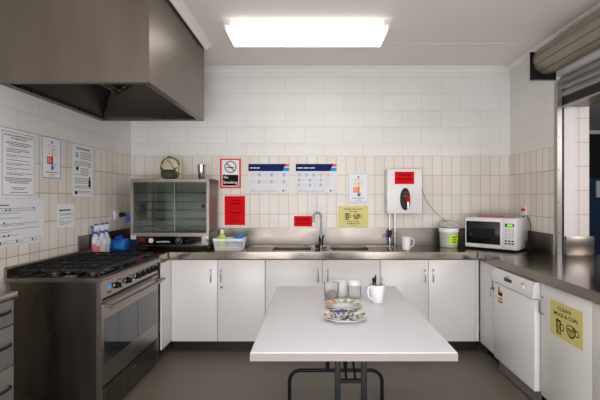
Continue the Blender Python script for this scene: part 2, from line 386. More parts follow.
# ------------------------------------------------------------------ range hood
def hood():
    t = thing('range_hood', 'large boxy stainless steel range hood hung above the cooker', 'range hood', (-1.43, 2.97, 2.08))
    x0, x1, y0, y1, z0, z1 = XL+.004, -.972, 2.375, 3.575, 2.078, ZC-.002
    m = MB(); th = .012
    m.box(x0, x1, y0, y0+th, z0, z1); m.box(x1-th, x1, y0+th, y1-th, z0, z1); m.box(x0, x1, y1-th, y1, z0, z1); m.box(x0, x0+th, y0+th, y1-th, z0, z1)
    m.build('canopy', M['hoodsteel'], t)
    m = MB()   # gutter running round the inside of the rim
    g = .045; q = th+.001
    m.box(x0+q, x1-q, y0+q, y0+g, z0+.002, z0+.008); m.box(x0+q, x1-q, y1-g, y1-q, z0+.002, z0+.008)
    m.box(x0+q, x0+g, y0+g, y1-g, z0+.002, z0+.008); m.box(x1-g, x1-q, y0+g, y1-g, z0+.002, z0+.008)
    for a in (0,):
        m.box(x0+g, x1-g, y0+g, y0+g+.004, z0+.002, z0+.03); m.box(x0+g, x1-g, y1-g-.004, y1-g, z0+.002, z0+.03)
        m.box(x0+g, x0+g+.004, y0+g, y1-g, z0+.002, z0+.03); m.box(x1-g-.004, x1-g, y0+g, y1-g, z0+.002, z0+.03)
    m.build('grease_gutter', M['darksteel'], t)
    # sloping inner panels and filter bank
    m = MB()
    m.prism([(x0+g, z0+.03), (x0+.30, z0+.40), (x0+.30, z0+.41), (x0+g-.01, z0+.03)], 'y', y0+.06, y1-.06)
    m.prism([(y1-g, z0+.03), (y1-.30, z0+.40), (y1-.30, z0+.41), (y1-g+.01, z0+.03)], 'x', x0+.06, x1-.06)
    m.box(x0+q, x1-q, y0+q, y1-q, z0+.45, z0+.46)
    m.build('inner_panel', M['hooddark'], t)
    for k in range(2):
        f = MB(); ya = y0+.12+k*.43
        m_ = Matrix.Translation((x0+.42, 0, z0+.31)) @ Matrix.Rotation(math.radians(-38), 4, 'Y')
        f.box(-.2, .2, ya, ya+.02, -.02, .02, mtx=m_); f.box(-.2, .2, ya+.38, ya+.40, -.02, .02, mtx=m_)
        f.box(-.2, -.18, ya+.02, ya+.38, -.02, .02, mtx=m_); f.box(.18, .2, ya+.02, ya+.38, -.02, .02, mtx=m_)
        for i in range(8): f.box(-.18+i*.046, -.155+i*.046, ya+.02, ya+.38, -.012, .012, mtx=m_)
        f.build('grease_filter', M['darksteel'], t)
hood()

# ------------------------------------------------------------------ worktop
ZB, ZBu, YF, XF = .905, .845, 3.57, 1.468
wt = thing('worktop', 'continuous stainless steel worktop with two sinks and splashback round the kitchen', 'worktop', (0, 3.87, .905))
bx = [(-.375, -.02), (.17, .525)]; by = (3.68, 4.00)
m = MB()
m.box(XL+.006, -1.29, 3.362, YF, ZBu, ZB)
m.box(XL+.006, bx[0][0], YF, YB-.006, ZBu, ZB); m.box(bx[0][1], bx[1][0], YF, YB-.006, ZBu, ZB); m.box(bx[1][1], XR-.006, YF, YB-.006, ZBu, ZB)
for a, b in bx: m.box(a, b, YF, by[0], ZBu, ZB); m.box(a, b, by[1], YB-.006, ZBu, ZB)
m.box(XF, XR-.006, YJ-.001, YF, ZBu, ZB); m.box(XF, 2.62, 1.05, YJ-.014, ZBu, ZB)
bmesh.ops.remove_doubles(m.b, verts=m.b.verts[:], dist=1e-5)
m.build('bench_top', M['benchsteel'], wt)
m = MB()
m.box(XL+.006, XR-.006, YB-.018, YB-.005, ZB, 1.075); m.box(XL+.006, XR-.006, YB-.024, YB-.005, 1.068, 1.078)
m.box(XL+.005, XL+.018, 3.40, YB-.018, ZB, 1.082); m.box(XL+.005, XL+.018, 3.215, 3.40, .966, 1.082)
m.box(XR-.018, XR-.005, YJ+.004, YB-.018, ZB, 1.082)
m.build('splashback', M['splashsteel'], wt)
B(2.135, 2.375, YJ-.035, YJ-.014, ZB, 1.066, bev=.002).build('upstand', M['steel'], wt)
for a, b in bx:
    m = MB(); t_ = .002; zb = ZB-.16
    m.box(a, b, by[0], by[1], zb-t_, zb); m.box(a, a+t_, by[0], by[1], zb, ZB-.001); m.box(b-t_, b, by[0], by[1], zb, ZB-.001)
    m.box(a, b, by[0], by[0]+t_, zb, ZB-.001); m.box(a, b, by[1]-t_, by[1], zb, ZB-.001)
    for p, q, r, s_ in ((a-.006, b+.006, by[0]-.006, by[0]), (a-.006, b+.006, by[1], by[1]+.006), (a-.006, a, by[0], by[1]), (b, b+.006, by[0], by[1])):
        m.box(p, q, r, s_, ZB, ZB+.002)
    bw = m.build('sink_bowl', M['steel'], wt)
    MB().lathe([(0, .003), (.03, .003), (.035, .001), (.035, 0)], ((a+b)/2, (by[0]+by[1])/2, zb)).build('drain', M['chrome'], bw)
m = MB(); m.box(-.62, .80, 4.03, 4.04, ZB, ZB+.006); m.box(-.62, -.61, 3.62, 4.03, ZB, ZB+.005); m.box(.79, .80, 3.62, 4.03, ZB, ZB+.005)
m.box(-.61, .79, 3.575, 3.581, ZB, ZB+.003)
m.build('sink_surround', M['steel'], wt)
for a, b in ((-.095, -.04), (.20, .25)): B(a, b, 4.026, 4.0295, ZB+.001, ZB+.005).build('overflow_slot', M['black'], wt)
B(XF-.004, XF+.012, YF-.006, YF+.006, ZBu+.006, ZB+.001).build('joint_strip', M['seam'], wt); B(-1.296, -1.284, YF-.008, YF+.004, ZBu+.004, ZB+.001).build('joint_strip', M['seam'], wt)

# ------------------------------------------------------------------ base cabinets (local: x along face, -y = front, origin at floor, left end of front face)
def cabinet(label, loc, rz, w, depth, doors, fillers=(), group='white base cabinets', locks=()):
    t = thing('base_cabinet', label, 'cabinet', loc, rz, group)
    zt = ZBu-.006; z0 = .105
    m = MB(); q = .016
    m.box(0, q, .02, depth, z0, zt); m.box(w-q, w, .02, depth, z0, zt); m.box(q, w-q, .02, depth, z0, z0+q); m.box(q, w-q, depth-.006, depth, z0+q, zt)
    m.build('carcass', M['edge'], t, local=True)
    B(0, w, .07, depth-.08, .001, z0-.001).build('kickboard', M['kick'], t, local=True)
    for (a, b, hx) in doors:
        d = B(a+.0018, b-.0018, 0, .018, z0, zt-.004, bev=.0015).build('door', M['white'], t, local=True)
        if hx is not None:
            h = MB(); z1, z2 = .64, .75
            h.tube([(hx, .001, z1), (hx, -.018, z1+.002), (hx, -.027, z1+.014), (hx, -.028, z1+.03), (hx, -.028, z2-.03), (hx, -.027, z2-.014), (hx, -.018, z2-.002), (hx, .001, z2)], .0052, 10)
            h.build('handle', M['chrome'], d, local=True)
        for lx, lz in locks:
            if a < lx < b:
                l = MB(); l.cyl((lx, .001, lz), (lx, -.008, lz), .011, .010); l.cyl((lx, -.008, lz), (lx, -.010, lz), .006)
                l.build('lock', M['brass'], d, local=True)
    for (a, b) in fillers:
        B(a+.001, b-.001, .002, .018, z0, zt-.004).build('filler_panel', M['white'], t, local=True)
    return t
YD = 3.585
cabinet('white two-door base cabinet with a keyhole lock, beside the cooker', (-1.272, YD, 0), 0, .842, .56, [(0, .416, .36), (.416, .842, .452)], locks=[(.452, .59)])
cabinet('white two-door base cabinet under the sinks, directly behind the table', (-.428, YD, 0), 0, 1.029, .56, [(0, .511, .475), (.511, 1.029, .56)])
cabinet('white two-door base cabinet below the wall boiler, ending at the right corner', (.603, YD, 0), 0, .885, .56, [(0, .432, .398), (.432, .853, .47)], fillers=[(.853, .885)])
cabinet('narrow white cabinet door with key in the right corner left of the dishwasher', (1.49, 3.58, 0), -PI/2, .343, .55, [(.012, .343, .317)], group='white cabinets along the right wall')
cabinet('white two-door cabinet carrying a yellow mugs sign, right of the dishwasher', (1.49, 2.615, 0), -PI/2, .97, .55, [(0, .478, .03), (.478, .97, .93)], group='white cabinets along the right wall')
tag(B(-1.288, -1.274, 3.372, YD+.012, .108, ZBu-.005).build('end_panel', M['white'], None, (-1.28, 3.48, .108)), 'narrow white end panel between cooker and first white cabinet', 'cabinet panel')
# keys on the corner cabinet door
t = thing('key_bunch', 'small keys hanging from the lock of the corner cabinet', 'keys', (1.487, 3.30, .61))
m = MB(); m.cyl((1.489, 3.30, .645), (1.470, 3.30, .645), .009); m.build('lock', M['brass'], t)
m = MB(); m.cyl((1.470, 3.30, .645), (1.462, 3.30, .645), .003, seg=8); m.tube(arc((1.463, 3.30, .628), .014, 0, 340, 16, 'yz'), .0015, 6); m.box(1.460, 1.463, 3.288, 3.300, .575, .618); m.box(1.464, 1.467, 3.300, 3.313, .570, .616)
m.build('key', M['alu'], t)

# ------------------------------------------------------------------ dishwasher
def dishwasher():
    t = thing('dishwasher', 'white front-loading dishwasher under the right worktop', 'dishwasher', (1.75, 2.935, 0))
    y0, y1 = 2.64, 3.232; zt = .832
    B(1.515, 2.03, y0+.003, y1-.003, .10, zt-.01).build('body', M['whitegloss'], t)
    d = B(1.462, 1.513, y0, y1, .112, .715, bev=.004).build('door', M['whitegloss'], t)
    m = MB()   # control panel leaning forward slightly with curved lower edge
    m.prism([(1.452, .722), (1.449, .735), (1.453, .80), (1.462, .828), (1.470, zt), (1.513, zt), (1.513, .722)], 'y', y0, y1)
    c = m.build('control_panel', M['whitegloss'], t)
    m = MB(); m.box(1.4475, 1.456, 2.925, 3.035, .762, .79, bev=.003); m.build('latch', M['seam'], c)
    m = MB(); m.box(1.446, 1.455, 2.925, 3.035, .751, .765, bev=.003); m.build('latch_grip', M['whitegloss'], c)
    m = MB(); m.cyl((1.452, 2.755, .775), (1.440, 2.755, .775), .017); m.box(1.437, 1.441, 2.753, 2.757, .762, .788); m.build('dial', M['whitegloss'], c)
    m = MB(); m.box(1.4465, 1.4505, 2.715, 2.735, .787, .789); m.box(1.449, 1.4515, 2.96, 3.0, .797, .804)
    m.build('print', M['grey'], c)
    m = MB(); m.box(1.446, 1.4495, 2.75, 2.775, .797, .8015); m.build('indicator', M['redframe'], c)
    m = MB(); m.box(1.500, 1.515, y0+.012, y1-.012, .012, .1); m.box(1.498, 1.502, y0+.012, y1-.012, .012, .03); m.build('kick_panel', M['alu'], t)
    for y in (y0+.05, y1-.05): MB().cyl((1.56, y, 0), (1.56, y, .10), .016).build('foot', M['black'], t)
    # energy sticker
    s = B(1.4608, 1.4618, 3.085, 3.155, .575, .665).build('energy_sticker', M['amber'], d)
    m = MB(); m.box(1.4600, 1.4607, 3.085, 3.155, .628, .650); m.build('dark_band', M['ink'], s); B(1.4600, 1.4607, 3.085, 3.155, .575, .583).build('dark_band', M['ink'], s)
    m = MB(); m.prism([(3.130, .651), (3.155, .651), (3.150, .695), (3.136, .695)], 'x', 1.4600, 1.4610); m.box(1.4595, 1.4606, 3.10, 3.13, .600, .611); m.build('red_mark', M['red'], s)
    m = MB(); m.box(1.4598, 1.4607, 3.092, 3.148, .592, .597); m.box(1.4598, 1.4607, 3.09, 3.15, .613, .624); m.build('white_mark', M['paper'], s)
dishwasher()

# ------------------------------------------------------------------ cooker
def cooker():
    t = thing('range_cooker', 'wide freestanding stainless steel gas cooker against the left wall', 'cooker', (-1.59, 2.905, 0))
    y0, y1, xf, xb = 2.452, 3.352, -1.297, -1.86
    B(xb, xf-.03, y0+.004, y1-.004, .05, .872).build('body', M['darksteel'], t)
    m = MB(); m.box(XL+.012, xf-.004, y0-.004, y1, .874, .896); m.prism([(xf-.004, .874), (xf+.010, .878), (xf+.014, .886), (xf+.010, .895), (xf-.004, .896)], 'y', y0-.004, y1)
    m.build('hob', M['steel'], t)
    m = MB(); m.box(XL+.006, XL+.022, y0-.004, y1, .896, .962); m.box(XL+.006, XL+.045, y0-.004, y1, .956, .962); m.build('upstand', M['steel'], t)
    m = MB(); m.box(XL+.06, xf-.03, y0+.02, y1-.02, .896, .899); m.build('hob_tray', M['blackgloss'], t)
    # front
    m = MB(); m.prism([(xf-.03, .768), (xf-.002, .768), (xf-.006, .872), (xf-.03, .872)], 'y', y0, y1); cp = m.build('control_panel', M['steel'], t)
    m = MB(); m.box(xf-.0045, xf-.0005, 2.535, 2.575, .815, .833); m.build('clock_display', M['lcdblue'], cp)
    m = MB(); m.box(xf-.0035, xf+.0005, 2.525, 2.585, .787, .794, bev=.001); m.build('clock_buttons', M['black'], cp)
    for y in (2.645, 2.80, 2.955, 3.04, 3.13, 3.205, 3.28):
        k = MB(); k.cyl((xf-.006, y, .815), (xf+.006, y, .815), .024, .023); k.cyl((xf+.006, y, .815), (xf+.024, y, .815), .018, .016); k.box(xf+.022, xf+.030, y-.004, y+.004, .799, .831)
        ko = k.build('knob', M['black'], t)
        MB().cyl((xf-.006, y, .815), (xf-.001, y, .815), .029).build('bezel', M['chrome'], ko)
        p = MB(); p.box(xf-.004, xf-.0015, y+.024, y+.030, .842, .850); p.build('mark', M['ink'], cp)
    MB().cyl((xf-.004, 2.70, .846), (xf, 2.70, .846), .005).build('ignition_light', M['red'], cp)
    B(xf-.03, xf-.012, y0+.01, y1-.01, .752, .768).build('vent_gap', M['black'], t)
    m = MB(); zt, zb = .752, .222
    ya, yb = y0+.012, y1-.012
    m.box(xf-.028, xf, ya, yb, .635, zt); m.box(xf-.028, xf, ya, yb, zb, .358); m.box(xf-.028, xf, ya, ya+.02, .358, .635); m.box(xf-.028, xf, yb-.02, yb, .358, .635)
    d = m.build('oven_door', M['steel'], t)
    B(xf-.022, xf+.001, ya+.02, yb-.02, .358, .635).build('oven_glass', M['ovenglass'], d)
    B(xf, xf+.0018, 2.955, 2.962, .36, .633).build('glass_divider', M['black'], d)
    h = MB(); h.tube([(xf+.055, ya-.002, .716), (xf+.055, yb+.0, .716)], .013, 14)
    for y in (ya+.035, yb-.035): h.box(xf-.001, xf+.055, y-.012, y+.012, .708, .724, bev=.003)
    h.build('handle', M['steel'], d)
    m = MB(); m.box(xf-.028, xf-.002, ya, yb, .035, .210); m.box(xf-.028, xf+.002, ya, yb, .206, .214); dr = m.build('drawer', M['darksteel'], t)
    MB().box(xf-.0025, xf-.001, 2.88, 2.93, .165, .172).build('badge', M['chrome'], dr)
    for y in (y0, y1-.011): B(xf-.032, xf+.001, y, y+.011, .03, .768).build('corner_trim', M['steel'], t)
    B(xb+.03, xf-.06, y0+.03, y1-.03, .001, .05).build('plinth', M['black'], t)
    # burners and trivets
    zz = .899
    for (bxx, byy, r) in ((-1.70, 2.64, .045), (-1.45, 2.64, .036), (-1.575, 2.90, .062), (-1.70, 3.17, .036), (-1.45, 3.17, .045)):
        bm = MB().lathe([(0, 0), (r*1.25, 0), (r*1.25, .008), (r, .012), (r, .018), (0, .018)], (bxx, byy, zz), 24).build('burner', M['burnersteel'], t)
        MB().lathe([(0, 0), (r*.85, 0), (r*.85, .008), (r*.6, .012), (0, .012)], (bxx, byy, zz+.018), 24).build('burner_cap', M['iron'], bm)
    for k, (ya_, yb_) in enumerate(((2.49, 2.77), (2.785, 3.02), (3.035, 3.315))):
        g = MB(); X0, X1 = -1.825, -1.335; zt_ = zz+.045; h_ = .006
        for x in (X0, X1): g.box(x-.006, x+.006, ya_, yb_, zt_-.012, zt_)
        for y in (ya_+.006, yb_-.006): g.box(X0, X1, y-.006, y+.006, zt_-.012, zt_)
        g.box(X0, X1, (ya_+yb_)/2-.005, (ya_+yb_)/2+.005, zt_-.012, zt_)
        for x in (-1.70, -1.575, -1.45): g.box(x-.005, x+.005, ya_, yb_, zt_-.012, zt_)
        for x in (X0, X1):
            for y in (ya_+.006, yb_-.006): g.box(x-.007, x+.007, y-.007, y+.007, zz, zt_-.006)
        for x in (-1.70, -1.45):
            for dx in (-.04, .04): g.box(x+dx-.004, x+dx+.004, (ya_+yb_)/2-.03, (ya_+yb_)/2+.03, zt_-.006, zt_+.006)
        g.build('trivet', M['iron'], t)
cooker()

# ------------------------------------------------------------------ drawer unit at left
t = thing('drawer_unit', 'grey drawer unit with steel top cut off at the left edge', 'drawer unit', (-1.72, 1.6, 0))
B(-1.885, -1.568, 1.25, 2.078, .08, .873).build('carcass', M['drawergrey'], t)
B(-1.885, -1.545, 1.24, 2.095, .875, .902, bev=.002).build('top', M['steel'], t)
B(-1.86, -1.60, 1.27, 2.05, 0, .08).build('kickboard', M['kick'], t)
for k, (a, b) in enumerate(((.74, .865), (.53, .734), (.31, .524), (.09, .304))):
    d = B(-1.567, -1.552, 1.255, 2.074, a, b, bev=.001).build('drawer', M['drawergrey'], t)
    h = MB(); zz = (a+b)/2+.01; h.tube([(-1.553, 1.93, zz), (-1.533, 1.95, zz), (-1.53, 1.99, zz), (-1.533, 2.03, zz), (-1.553, 2.05, zz)], .006, 8)
    h.build('handle', M['black'], d)

# ------------------------------------------------------------------ folding table
t = thing('folding_table', 'white-topped folding trestle table standing in the middle of the floor', 'table', (.177, 2.355, 0))
tx0, tx1, ty0, ty1, zt = -.268, .618, 1.709, 3.0, .73
top = B(tx0, tx1, ty0, ty1, zt-.038, zt, bev=.003).build('table_top', M['tablewhite'], t)
m = MB(); e = .0015
m.box(tx0-e, tx1+e, ty0-e, ty0+.002, zt-.037, zt-.004); m.box(tx0-e, tx1+e, ty1-.002, ty1+e, zt-.037, zt-.004)
m.box(tx0-e, tx0+.002, ty0, ty1, zt-.037, zt-.004); m.box(tx1-.002, tx1+e, ty0, ty1, zt-.037, zt-.004)
m.build('edge_band', M['tableedge'], top)
for yy, d, ox in ((1.85, 1, 0), (2.745, -1, -.014)):
    for x in (.114+ox, .236+ox):
        m = MB(); m.box(x-.0125, x+.0125, yy-.0125, yy+.0125, .208, zt-.040, bev=.003); m.build('leg', M['tubeblack'], t)
    m = MB(); r = .075; X0, X1 = -.147+ox, .487+ox; ztp = .208
    pts = [(X0, yy, .004)]+[(X0, yy, ztp-r)]+arc((X0+r, yy, ztp-r), r, 180, 90, 8)[1:]+arc((X1-r, yy, ztp-r), r, 90, 0, 8)+[(X1, yy, .004)]
    m.tube(pts, .0125, 12); m.build('foot_frame', M['tubeblack'], t)
    B(.1265+ox, .2235+ox, yy-.008, yy+.008, .536, .552).build('crossbar', M['tubeblack'], t)
    m = MB(); m.cyl((.155, yy+.012*d, .548), (.150, yy+.42*d, zt-.045), .006, seg=8); m.build('brace', M['tubeblack'], t)
    m = MB(); m.cyl((.197, yy+.012*d, .548), (.20, yy+.42*d, zt-.045), .006, seg=8); m.build('brace', M['tubeblack'], t)
B(.10, .25, 2.24, 2.41, zt-.05, zt-.038).build('brace_bracket', M['tubeblack'], t)

# ------------------------------------------------------------------ things on the table
ZTB = .7302
def plate(label, c, r, sides, rot, mats, n):
    t = thing('plate', label, 'plate', c)
    m = MB()
    prof = [(0, .004), (.58*r, .004), (.64*r, .008), (.98*r, .020), (r, .021), (r, .018), (.66*r, .001), (.5*r, 0), (0, 0)]
    m.lathe(prof, c, sides if sides else 40, mtx=Matrix.Translation(c) @ Matrix.Rotation(rot, 4, 'Z') @ Matrix.Translation(-Vector(c)))
    m.build('dish', M['mug'], t, ang=60 if not sides else 20)
    def blob(mm, rr, a, sx, sy, ta):
        if sides:
            q = (a-rot) % (2*PI/sides); rr = rr*math.cos(PI/sides)/math.cos(q-PI/sides)
            fr_ = rr/(math.cos(PI/sides)/math.cos(q-PI/sides)); p_r = rr; rr = fr_
        else: p_r = rr
        zc = .0045 if rr < .58*r else .0088+(rr-.64*r)/(.34*r)*.012
        p = Vector((c[0]+p_r*math.cos(a), c[1]+p_r*math.sin(a), c[2]+zc+.0012))
        tilt = 0 if rr < .58*r else math.atan(.012/(.34*r))
        mt = Matrix.Translation(p) @ Matrix.Rotation(a, 4, 'Z') @ Matrix.Rotation(-tilt, 4, 'Y') @ Matrix.Rotation(ta, 4, 'Z')
        vs = [mm.b.verts.new(mt @ Vector((sx*math.cos(q*PI/5), sy*math.sin(q*PI/5), .0009))) for q in range(10)]
        mm.b.faces.new(vs)
    for mi, (mname, spots) in enumerate(mats):
        mm = MB()
        for (f, a, sx, sy, ta) in spots: blob(mm, f*r, a, sx*r*1.35, sy*r*1.35, ta)
        mm.build('floral_pattern', M[mname], t)
    return t
rnd = random.Random(3)
def ring(n, f, sx, sy, ph=0): return [(f, ph+2*PI*k/n, sx, sy, rnd.uniform(0, 3)) for k in range(n)]
M['platenavy'] = mat('navy_glaze', '#33507f', .3); M['platelem'] = mat('lemon_glaze', '#f0cb34', .3); M['platelime'] = mat('lime_glaze', '#8fb84a', .3)
M['platebrn'] = mat('brown_glaze', '#8c6f6a', .3); M['plateor'] = mat('orange_glaze', '#ee9340', .3)
plate('octagonal white plate with blue and yellow floral rim, nearest on the table', (.173, 2.185, ZTB), .126, 8, PI/8,
      [('platenavy', ring(9, .90, .10, .05, .2)+[(rnd.uniform(0, .5), rnd.uniform(0, 6.3), .10, .03, rnd.uniform(0, 3)) for k in range(16)]+ring(16, .60, .05, .05)+[(.8, PI/2+q*.3, .09, .08, q) for q in (-1.5, -1, -.5, 0, .5, 1, 1.5)]),
       ('platelem', ring(6, .80, .09, .12, .35)), ('platebrn', ring(5, .78, .07, .04, 1.0)+[(.3, 1, .10, .05, 1), (.25, 4, .08, .04, 2)])], 0)
plate('round white plate with orange and green fruit rim, behind the octagonal one', (.182, 2.425, ZTB), .112, 0, 0,
      [('plateor', [(.82, a, .10, .13, a) for a in (2.2, 2.75, 3.3, 3.8)]), ('platelime', [(.82, a, .08, .13, a) for a in (.15, .8, 1.35, 5.9, 5.0)]),
       ('platebrn', [(.62, 2*PI*k/26, .015, .07, PI*0) for k in range(26)]+[(.82, a, .03, .05, a) for a in (1.8, 4.3)])], 0)
def cup_profile(rb, rt, h, th=.003, base=.006):
    return [(0, 0), (rb*.92, 0), (rb, .003), (rt, h), (rt-th*.5, h+.001), (rt-th, h), (rb-th, base), (0, base)]
t = thing('plastic_tub', 'clear straight-sided tub half filled with brown tea bags', 'container', (.118, 2.565, ZTB))
MB().lathe(cup_profile(.043, .048, .118, .002), (.118, 2.565, ZTB)).build('tub', M['clear'], t)
MB().ell((.120, 2.565, ZTB+.038), (.041, .041, .034), fn=lambda v: v*(1+.06*math.sin(9*v.x)*math.cos(7*v.y))).build('tea_bags', M['brownbag'], t, kind='stuff')
t = thing('sugar_canister', 'white translucent lidded canister behind the tea bag tub', 'container', (.183, 2.685, ZTB))
MB().lathe(cup_profile(.046, .050, .100, .002), (.183, 2.685, ZTB)).build('canister', M['frosted'], t)
MB().lathe([(0, .010), (.044, .010), (.0465, .07), (0, .072)], (.183, 2.685, ZTB)).build('sugar', M['mug'], t, kind='stuff')
MB().lathe([(0, .1025), (.054, .1025), (.055, .114), (.052, .118), (0, .118)], (.183, 2.685, ZTB)).build('lid', M['frosted'], t)
t = thing('glass_jar', 'ribbed clear glass jar with rounded white screw lid', 'jar', (.275, 2.655, ZTB))
m = MB(); n = 48; prof = [(0, 0), (.040, 0), (.044, .006), (.044, .070), (.040, .082), (.0385, .082), (.041, .068), (.041, .008), (0, .006)]
m.lathe(prof, (.275, 2.655, ZTB), n)
for v in m.b.verts:
    d = Vector((v.co.x-.275, v.co.y-2.655)); a = math.atan2(d.y, d.x)
    if d.length > .0425: f = 1+.02*math.cos(12*a); v.co.x = .275+d.x*f; v.co.y = 2.655+d.y*f
m.build('jar', M['clear'], t)
MB().lathe([(0, .083), (.042, .083), (.043, .100), (.040, .110), (.028, .117), (0, .119)], (.275, 2.655, ZTB)).build('lid', M['mug'], t)
def mug(label, c, rb, rt, h, ha, hs=1):
    t = thing('mug', label, 'mug', c)
    MB().lathe(cup_profile(rb, rt, h, .004), c, 32).build('body', M['mug'], t)
    rm = (rb+rt)/2; d = Vector((math.cos(ha), math.sin(ha), 0)); c = Vector(c)
    pts = [c+d*(rt-.006)+Vector((0, 0, h*.86)), c+d*(rt+.014*hs)+Vector((0, 0, h*.88)), c+d*(rt+.028*hs)+Vector((0, 0, h*.76)), c+d*(rt+.029*hs)+Vector((0, 0, h*.52)), c+d*(rm+.018*hs)+Vector((0, 0, h*.30)), c+d*(rm-.006)+Vector((0, 0, h*.22))]
    pts = [Vector(p) for p in pts]; sm = []
    for i in range(len(pts)-1):
        p0, p1, p2, p3 = pts[max(i-1, 0)], pts[i], pts[i+1], pts[min(i+2, len(pts)-1)]
        for k in range(4):
            u = k/4; sm.append(.5*((2*p1)+(p2-p0)*u+(2*p0-5*p1+4*p2-p3)*u*u+(3*p1-p0-3*p2+p3)*u**3))
    sm.append(pts[-1]); MB().tube(sm, .0048, 10).build('handle', M['mug'], t)
    return t
mug('tall white mug holding teaspoons on the white table', (.405, 2.535, ZTB), .036, .052, .112, PI+.5, .6)
for k, (dx, dy, lean, az, ln) in enumerate(((-.018, .0, .16, PI, .148), (-.006, .012, .07, 2.2, .160), (.006, -.01, .22, PI-.2, .150), (-.010, -.012, .30, PI+.2, .146), (.016, .006, .33, .1, .148))):
    p0 = Vector((.405+dx*.6, 2.535+dy*.6, ZTB+.009)); dr = Vector((math.sin(lean)*math.cos(az)*.5, math.sin(lean)*math.sin(az)*.5, math.cos(lean))).normalized()
    m = MB(); p1 = p0+dr*ln
    m.tube([p0, p0+dr*ln*.6, p0+dr*ln*.85, p1], .003, 8, radii=[.0028, .003, .0058, .0048])
    lb = ['teaspoon with black handle leaning far left in the white mug', 'tallest black-handled teaspoon standing in the white mug', 'black-handled teaspoon at the front middle of the white mug', 'black-handled teaspoon leaning on the near left rim of the mug', 'teaspoon leaning right, alone, over the rim of the white mug'][k]
    tag(m.build('teaspoon', M['chrome'] if k == 4 else M['black'], None, tuple(p0)), lb, 'teaspoon', 'teaspoons in the mug')

